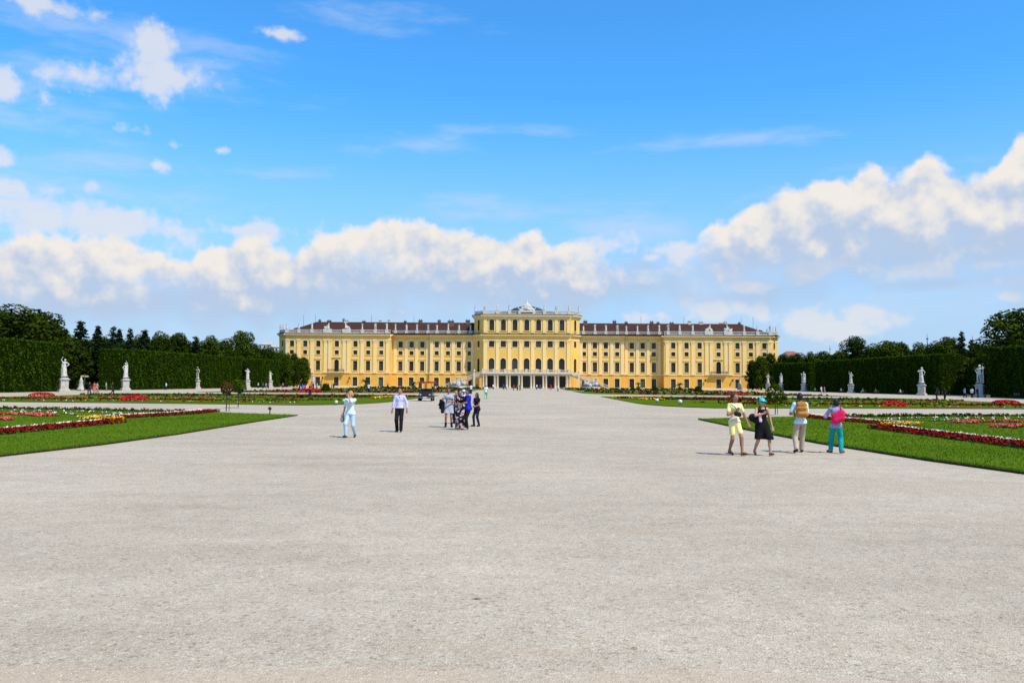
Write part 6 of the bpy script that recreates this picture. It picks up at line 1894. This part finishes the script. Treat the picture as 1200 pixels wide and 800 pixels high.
RT = [(1197, 356.5, 32, 'b2', 95, 'tall leafy tree at the right picture edge'), (1170, 396, 18, 'b3', 96, 'lower tree left of the tall one at the right edge'), (1150, 401, 12, 'b0', 98, 'dark tree above the right hedge gap'), (1139, 398, 8, 'c1', 100, 'ragged conifer right of the spiky one'), (1128, 388, 8, 'c1', 100, 'spiky dark conifer with bare leader above the right hedge gap'),
      (1112, 391, 16, 'b2', 98, 'round tree left of the spiky conifer'), (1096, 399, 10, 'b1', 100, 'dark treetop between two round trees on the right'), (1079, 398.5, 12, 'b3', 100, 'low round treetop left of the thin mast'), (1058, 399, 10, 'b0', 102, 'dark treetop right of the broad double one'), (1042, 396, 20, 'b2', 98, 'broad green treetop above the middle of the right hedge'),
      (1003, 391, 15, 'b0', 98, 'conical dark tree standing out above the right hedge'), (1022, 402, 12, 'b1', 100, 'dark treetop between the conical and the broad tree'), (985, 408, 14, 'b3', 100, 'low treetop left of the conical tree on the right'), (966, 409, 13, 'b2', 100, 'low green treetop above the far end of the long right hedge'), (950, 410, 9, 'b3', 98, 'green treetop at the left end of the right tree line'),
      (1128, 416, 14, 'k0', 92, 'green bushy tree inside the right hedge gap'), (1147, 415, 12, 'k0', 94, 'green bushy tree behind the last right statue'), (1112, 417, 12, 'k1', 94, 'dark bushy tree at the end of the long right hedge'), (1137, 410, 18, 'b1', 112, 'dark tree closing the back of the right hedge gap'), (1120, 410, 18, 'b0', 116, 'second dark tree closing the back of the right hedge gap'),
      (935, 413, 12, 'b1', 104, 'dark tree above the short right hedge block'), (918, 413.5, 11, 'b0', 104, 'dark tree left of the short right hedge block top'), (903, 413, 10, 'k1', 96, 'bushy dark tree by the greyish right statue'), (892, 415.5, 9, 'k0', 88, 'bushy tree second from the palace on the right'), (882, 421, 8, 'k1', 86, 'last dark bushy tree, covering the right palace corner')]
for px, py, hw, kind, X, lab in LT + RT:
    p = on_x(px, -X if px < 600 else X)
    if kind[0] == 'k' and p.y > 335: p = at(px, 331)
    d = (p - CAM).length
    H = z_at(px, py, p)
    tree(kind, p, H, hw * d / 1000 * (1.25 if kind[0] != 'c' else 2.1), lab)
# the wood behind
SKY_L = [(0, 372), (60, 374), (80, 390), (150, 393), (200, 394), (240, 399), (262, 400), (300, 407), (330, 414)]
SKY_R = [(880, 421), (905, 417), (940, 415), (980, 412), (1020, 406), (1060, 404), (1100, 405), (1165, 404), (1200, 380)]
for s, S in ((-1, SKY_L), (1, SKY_R)):
    xs = [a for a, _ in S]; ys = [b for _, b in S]
    px = xs[0] + 4
    while px < xs[-1]:
        y = float(np.interp(px, xs, ys)) + R.uniform(-2, 5)
        p = on_x(px, s * R.uniform(104, 112)); d = (p - CAM).length
        tree(R.choice(['b0', 'b1', 'b3', 'b2']), p, z_at(px, y, p), 11 * d / 1000, 'dark tree of the close row just behind the front treetops on the ' + ('left' if s < 0 else 'right'), group='second tree row behind the ' + ('left' if s < 0 else 'right') + ' hedge')
        px += R.uniform(7, 10)
kk = 0
for s in (-1, 1):
    for y in np.linspace(120, 335, 15):
        X = s * (118 + (kk % 3) * 6)
        kk += 1
        p = Vector((X, float(y), 0))
        tree(['b1', 'b0', 'b3'][kk % 3], p, R.uniform(10.5, 13) * (1 + .1 * (y < 200)), 6.0, 'tree of the dark wood standing behind the hedge-side trees on the ' + ('left' if s < 0 else 'right'), group='trees of the wood behind the ' + ('left' if s < 0 else 'right') + ' hedge')

# ------------------------------------------------------------------ small garden things
def standard(px, py, H, rc, label, stems=1, m='mid', conical=False, name='standard_tree'):
    p = ground(px, py); p.z = .05
    e = empty(name, p); tag(e, label, 'small tree')
    n = 900
    d = NP.normal(0, 1, (n, 3)); d /= np.linalg.norm(d, axis=1)[:, None]
    s = NP.uniform(.55, 1, n) ** .5 * (1 + .12 * np.sin(d[:, 0] * 6) * np.sin(d[:, 2] * 5))
    P = d * s[:, None] * rc
    if conical: P[:, :2] *= (1 - .45 * P[:, 2] / rc)[:, None]; P[:, 2] *= 1.15
    P[:, 2] += H - rc
    v, f = leaf_quads(P, d + np.array((0, 0, .4)), rc * .24, .6)
    new_obj('crown', np_mesh('crown', v, f, [m if not isinstance(m, str) else ML[m]]), e)
    q = MB()
    q.tube([(0, 0, 0), (.02, 0, H * .5), (0, 0, H - rc)], .03, 6)
    q.build('trunk', MTWIG, e)
    if stems == 2:
        q = MB(); q.tube([(.16, .05, 0), (.16, .05, H * .62)], .02, 5); q.build('support_stake', MTWIG, e)
    return e
MREDL = leaf_mat('reddish_leaf', (0.05, 0.03, 0.008), (0.11, 0.055, 0.015), scale=1)
standard(265, 483, 1.85, .40, 'thin standard tree with small rusty crown on the nearest left lawn', 2, MREDL)
standard(279, 478, 2.1, .55, 'thin-stemmed green standard tree behind the rusty-crowned one', 1, 'mid')
standard(316, 486, .42, .10, 'tiny clipped ball on a stick at the left path crossing', 1, 'dark')
standard(908.5, 486.5, 1.95, .60, 'thin standard tree with pointed green crown behind the turquoise cap', 2, 'mid', True)
def ball_bush(px, py, rw, h, label, m='dark'):
    p = ground(px, py); n = 700; d = NP.normal(0, 1, (n, 3)); d /= np.linalg.norm(d, axis=1)[:, None]; d[:, 2] = np.abs(d[:, 2])
    P = d * NP.uniform(.75, 1, n)[:, None] * np.array((rw, rw, h)); v, f = leaf_quads(P, d + np.array((0, 0, .3)), rw * .26, .5)
    e = empty('bush', p); tag(e, label, 'bush'); new_obj('foliage', np_mesh('foliage', v, f, [ML[m]]), e)
    q = MB(); q.lathe([(rw * .6, 0), (rw * .75, h * .35), (rw * .55, h * .7), (rw * .15, h * .85)], n=10); q.build('stem', MHC, e)
ball_bush(381.5, 458.4, 1.0, 1.75, 'dark clipped bush on the lawn below the left balcony')
ball_bush(818, 460, 1.15, 1.6, 'dark clipped bush on the right lawn before the palace')
ball_bush(767, 459.5, .75, 1.6, 'slim dark bush right of the two palm tubs')
ball_bush(741, 457.5, .7, 1.1, 'small bush left of the palm tub on the right')
MPALM = leaf_mat('palm_frond', (0.015, 0.035, 0.010), (0.045, 0.08, 0.02), scale=1)
MTUB = mat('plant_tub', (0.10, 0.07, 0.045), .8, scale=4)
def palm(px, d, H, rad, label, nf=26):
    p = at(px, d); p.z = .0
    e = empty('potted_palm', p); tag(e, label, 'palm')
    q = MB(); q.lathe([(.5, 0), (.62, .1), (.72, .95), (.78, 1.0), (.62, 1.0), (.6, .85)], n=14); q.build('tub', MTUB, e)
    q = MB(); q.lathe([(.2, .85), (.24, H * .3), (.2, H * .5)], n=8); q.build('trunk', MTWIG, e)
    V, F, k = [], [], 0
    r = random.Random(int(px))
    for i in range(nf):
        a = i * 2.4; up = r.uniform(.1, 1.25); l = rad * r.uniform(.8, 1.15)
        prev = None
        for j in range(9):
            t = j / 8
            x = l * t * math.cos(up * (1 - .2 * t)); z = H * .5 + l * (math.sin(up) * t - .55 * t * t)
            c = np.array((x * math.cos(a), x * math.sin(a), z)); w = .26 * rad / 2 * math.sin(math.pi * (.12 + .85 * t))
            sd_v = np.array((-math.sin(a), math.cos(a), 0)) * w
            cur = (c - sd_v - np.array((0, 0, w * .5)), c, c + sd_v - np.array((0, 0, w * .5)))
            if prev is not None:
                for m_, n_ in ((0, 1), (1, 2)):
                    V += [prev[m_], prev[n_], cur[n_] * .75 + prev[n_] * .25, cur[m_] * .75 + prev[m_] * .25]; F.append([k, k + 1, k + 2, k + 3]); k += 4
            prev = cur
    new_obj('crown', np_mesh('crown', V, F, [MPALM]), e)
palm(428.5, 312, 4.2, 2.6, 'large potted palm in front of the left palace wing')
palm(796.5, 316, 3.6, 2.0, 'potted palm in front of the right palace wing')
palm(748, 318, 4.0, 1.5, 'slimmer potted palm before the right palace wing near the fountain')
palm(485, 322, 3.2, 1.6, 'small potted palm by the ground floor of the left wing')

# white ball floodlights and the covered boxes on the lawns
MWP = mat('white_plastic', (0.75, 0.75, 0.74), .4, spec=.4)
MBP = mat('black_plastic', (0.012, 0.012, 0.013), .5)
def spot(px, py, r, label, m=MWP):
    p = ground(px, py); p.z = .05
    e = empty('garden_spotlight', p); tag(e, label, 'floodlight')
    q = MB(); q.lathe([(r * .1, r * .5), (r * .75, r * .75), (r, r * 1.4), (r * .8, r * 2.1), (r * .2, r * 2.35)], n=14); q.build('housing', m, e)
    q = MB(); q.box(-r * .7, r * .7, -r * .5, r * .5, 0, r * .28); q.box(-r * .12, r * .12, -r * .1, r * .1, r * .28, r * .6); q.build('foot', MIR, e)
spot(403.5, 473.5, .17, 'right white ball floodlight at the edge of the second left lawn')
spot(394, 474.5, .15, 'left off-white floodlight at the edge of the second left lawn', mat('cream_plastic', (.6, .6, .5), .5))
spot(770, 472.2, .17, 'left white ball floodlight at the edge of the second right lawn')
spot(797, 474.6, .20, 'right white ball floodlight at the edge of the second right lawn')
p = ground(886, 469); p.z = .05
e = empty('lamp_box', p); tag(e, 'white box lamp with two black round lenses on the second right lawn', 'floodlight')
q = MB(); q.prism([(-.5, -.16), (.5, -.16), (.46, .16), (-.46, .16)], 0, .34); q.build('housing', MWP, e)
for x in (-.24, .26):
    q = MB(); q.tube([(x, -.15, .19), (x, -.26, .19)], [.14, .15], 12); q.build('lens', MBP, e)

# signpost in the left hedge gap
p = at(99, 158)
e = empty('signpost', p); tag(e, 'yellow finger signpost in the left hedge gap', 'signpost')
q = MB(); q.tube([(0, 0, 0), (0, 0, 3.0)], .07, 8); q.lathe([(.1, 3.0), (.05, 3.1)], n=8); q.build('pole', MDR, e)
MYS = mat('yellow_sign', (.50, .46, .16), .6)
for z, x0, x1 in ((2.72, -.75, -.07), (2.68, .07, .75)):
    q = MB(); sgn = -1 if x0 < 0 else 1
    P = [(sgn * .075, z - .14), (sgn * .6, z - .14), (sgn * .8, z), (sgn * .6, z + .14), (sgn * .075, z + .14)]
    q.face([(a, -.03, b) for a, b in (P if sgn > 0 else P[::-1])]); q.face([(a, .03, b) for a, b in (P[::-1] if sgn > 0 else P)])
    for k in range(5):
        a, b = P[k], P[(k + 1) % 5]; q.face([(a[0], -.03, a[1]), (a[0], .03, a[1]), (b[0], .03, b[1]), (b[0], -.03, b[1])])
    q.build('arrow_board', MYS, e)
# low marker stone beside it
p = at(95, 160); q = MB(); q.lathe([(.75, 0), (.7, .3), (.45, .7), (.32, 1.6), (.38, 1.75), (.2, 2.2), (.05, 2.6)], n=12); o = q.build('stone_bollard', MMAR2, None, p); tag(o, 'pale tapering garden stone left of the yellow signpost', 'stone')
p = at(1114, 178); q = MB(); q.box(-.55, .55, -.5, .5, 0, .2); q.box(-.42, .42, -.4, .4, .2, 2.2); q.box(-.5, .5, -.47, .47, 2.2, 2.4); o = q.build('gate_pillar', MMAR2, None, p); tag(o, 'bare stone pillar in the right hedge gap', 'pillar')

# ------------------------------------------------------------------ electric cart
p = ground(499.5, 469.6)
cart = empty('electric_cart', p, .0); tag(cart, 'dark electric cart with red canopy parked at the tip of the left lawn', 'cart')
MCB = mat('dark_cart_paint', (.008, .009, .010), .45, spec=.3); MRC = mat('red_canopy', (.36, .015, .02), .6); MTY = mat('rubber', (.014, .014, .014), .85); MHL = mat('headlight_glass', (.35, .35, .33), .15, spec=.6)
q = MB(); q.prism([(-.66, -1.15), (.66, -1.15), (.72, -.9), (.72, 1.2), (-.72, 1.2), (-.72, -.9)], .28, .55); 
q.face([(-.66, -1.15, .55), (.66, -1.15, .55), (.62, -.78, 1.0), (-.62, -.78, 1.0)]); q.face([(-.62, -.78, 1.0), (.62, -.78, 1.0), (.62, -.6, 1.0), (-.62, -.6, 1.0)]); q.face([(.66, -1.15, .55), (.7, -.6, .55), (.62, -.6, 1.0), (.62, -.78, 1.0)]); q.face([(-.7, -.6, .55), (-.66, -1.15, .55), (-.62, -.78, 1.0), (-.62, -.6, 1.0)]); q.face([(.7, -.6, .55), (-.7, -.6, .55), (-.62, -.6, 1.0), (.62, -.6, 1.0)])
q.build('body', MCB, cart)
q = MB(); q.box(-.62, .62, .05, .5, .55, .85); q.prism([(-.62, .5), (.62, .5), (.62, .62), (-.62, .62)], .55, 1.3); q.build('seat', mat('cart_seat', (.07, .065, .06), .7), cart)
q = MB(); q.prism(arc(-.72, -.95, .12, 180, 270, 3) + arc(.72, -.95, .12, 270, 360, 3) + arc(.72, 1.2, .12, 0, 90, 3) + arc(-.72, 1.2, .12, 90, 180, 3), 1.86, 1.96); q.prism(arc(-.6, -.85, .1, 180, 270, 3) + arc(.6, -.85, .1, 270, 360, 3) + arc(.6, 1.1, .1, 0, 90, 3) + arc(-.6, 1.1, .1, 90, 180, 3), 1.963, 2.03); q.build('canopy', MRC, cart)
for x in (-.66, .66):
    for y0, y1 in ((-.72, -.85), (1.1, 1.1)):
        q = MB(); q.tube([(x, y0, .9 if y0 < 0 else .55), (x, y1, 1.86)], .03, 6); q.build('canopy_post', MCB, cart)
q = MB(); q.face([(-.62, -.74, 1.02), (.62, -.74, 1.02), (.64, -.84, 1.84), (-.64, -.84, 1.84)])
MWS = mat('windscreen_glass', (.85, .9, .9), .02, trans=1.0, spec=.1)
MWS.node_tree.nodes['Principled BSDF'].inputs['IOR'].default_value = 1.03
q.build('windscreen', MWS, cart)
q = MB(); q.tube([(.3, -.6, .9), (.3, -.35, 1.05)], .025, 6); q.tube([(.3 + .17 * math.cos(a * .628), -.35 + .06 * math.sin(a * .628), 1.05 + .16 * math.sin(a * .628)) for a in range(11)], .018, 5); q.build('steering_wheel', MTY, cart)
for x in (-.48, .48):
    q = MB(); q.tube([(x, -1.12, .66), (x, -1.03, .66)], [.1, .11], 12); q.build('headlight', MHL, cart)
q = MB(); q.box(-.7, .7, -1.24, -1.15, .32, .46); q.build('bumper', mat('grey_plastic', (.12, .12, .12), .6), cart)
q = MB(); q.box(-.2, .2, -1.265, -1.243, .34, .44); q.build('number_plate', MWP, cart)
for x in (-.66, .66):
    for y in (-.72, .85):
        q = MB(); q.tube([(x - .1, y, .25), (x - .07, y, .25), (x + .07, y, .25), (x + .1, y, .25)], [.21, .25, .25, .21], 18); w_ = q.build('wheel', MTY, cart)
        q = MB(); s_ = 1 if x > 0 else -1; q.tube([(x + s_ * .085, y, .25), (x + s_ * .112, y, .25)], [.13, .11], 12); q.build('rim', mat('wheel_rim', (.4, .4, .4), .4, metal=.6), w_)

# ------------------------------------------------------------------ town beyond
def house(px, d, w, dep, z1, label, wc, roof=None, floors=4, zr=3, z0=0):
    p = at(px, d)
    e = empty('apartment_building', p); tag(e, label, 'building')
    q = MB(); q.box(-w / 2, w / 2, 0, dep, 0, z1); q.box(-w / 2 - .3, w / 2 + .3, -.3, dep + .3, z1, z1 + .5); q.build('wall', wc, e)
    n = max(3, int(w / 3))
    q = MB(); q.box(-.55, .55, -.06, -.003, 0, 1.6); wm = q.mesh('window', MGL)
    for f in range(floors):
        z = z1 - 3.2 * (f + 1) + .9
        for i in range(n): x = -w / 2 + w * (i + .5) / n; new_obj('window', wm, e, (x, 0, z))
    q = MB()
    if roof: 
        a = [(-w / 2 - .5, -.5), (w / 2 + .5, -.5), (w / 2 + .5, dep + .5), (-w / 2 - .5, dep + .5)]
        r0, r1 = (-w / 2 + 3, dep / 2, z1 + .5 + zr), (w / 2 - 3, dep / 2, z1 + .5 + zr)
        A = [(x, y, z1 + .503) for x, y in a]
        q.face([A[0], A[1], r1, r0]); q.face([A[1], A[2], r1]); q.face([A[2], A[3], r0, r1]); q.face([A[3], A[0], r0]); q.build('roof', roof, e)
    else:
        q.box(-w / 4, w / 5, 2, dep - 2, z1 + .5, z1 + 2.6); q.box(w / 4, w / 4 + 1, 3, 4, z1 + .5, z1 + 2); q.build('roof_structure', wc, e)
MWB = mat('pale_plaster', (.55, .54, .50), .8, scale=.3, col2=(.64, .63, .6))
MRR = mat('red_town_roof', (.30, .10, .07), .8, scale=.5)
for px, d, w, top, lab, rf in ((309, 620, 9, 403, 'white flat-roofed building far off left of the palace', None), (319, 560, 7, 406, 'white flat-roofed building half hidden by the palace corner', None), (930, 600, 11, 411, 'red-roofed house far off right of the palace', MRR)):
    p = at(px, d); z = z_at(px, top, p)
    house(px, d, w, 14, z - (.5 if not rf else 3.5), lab, MWB, rf)
for px, d, y, lab in ((1087.5, 380, 391, 'thin grey mast behind the right tree line'), (1140.5, 330, 393, 'second thin mast right of the spiky conifer'), (973, 600, 404, 'short mast above the far right treetops')):
    p = at(px, d); z = z_at(px, y, p)
    q = MB(); q.tube([(0, 0, 0), (0, 0, z * .8), (0, 0, z)], [.3, .2, .06], 6); q.box(-.5, .5, -.1, .1, z * .9, z * .9 + .5); tag(q.build('mast', MDR, None, p), lab, 'mast')
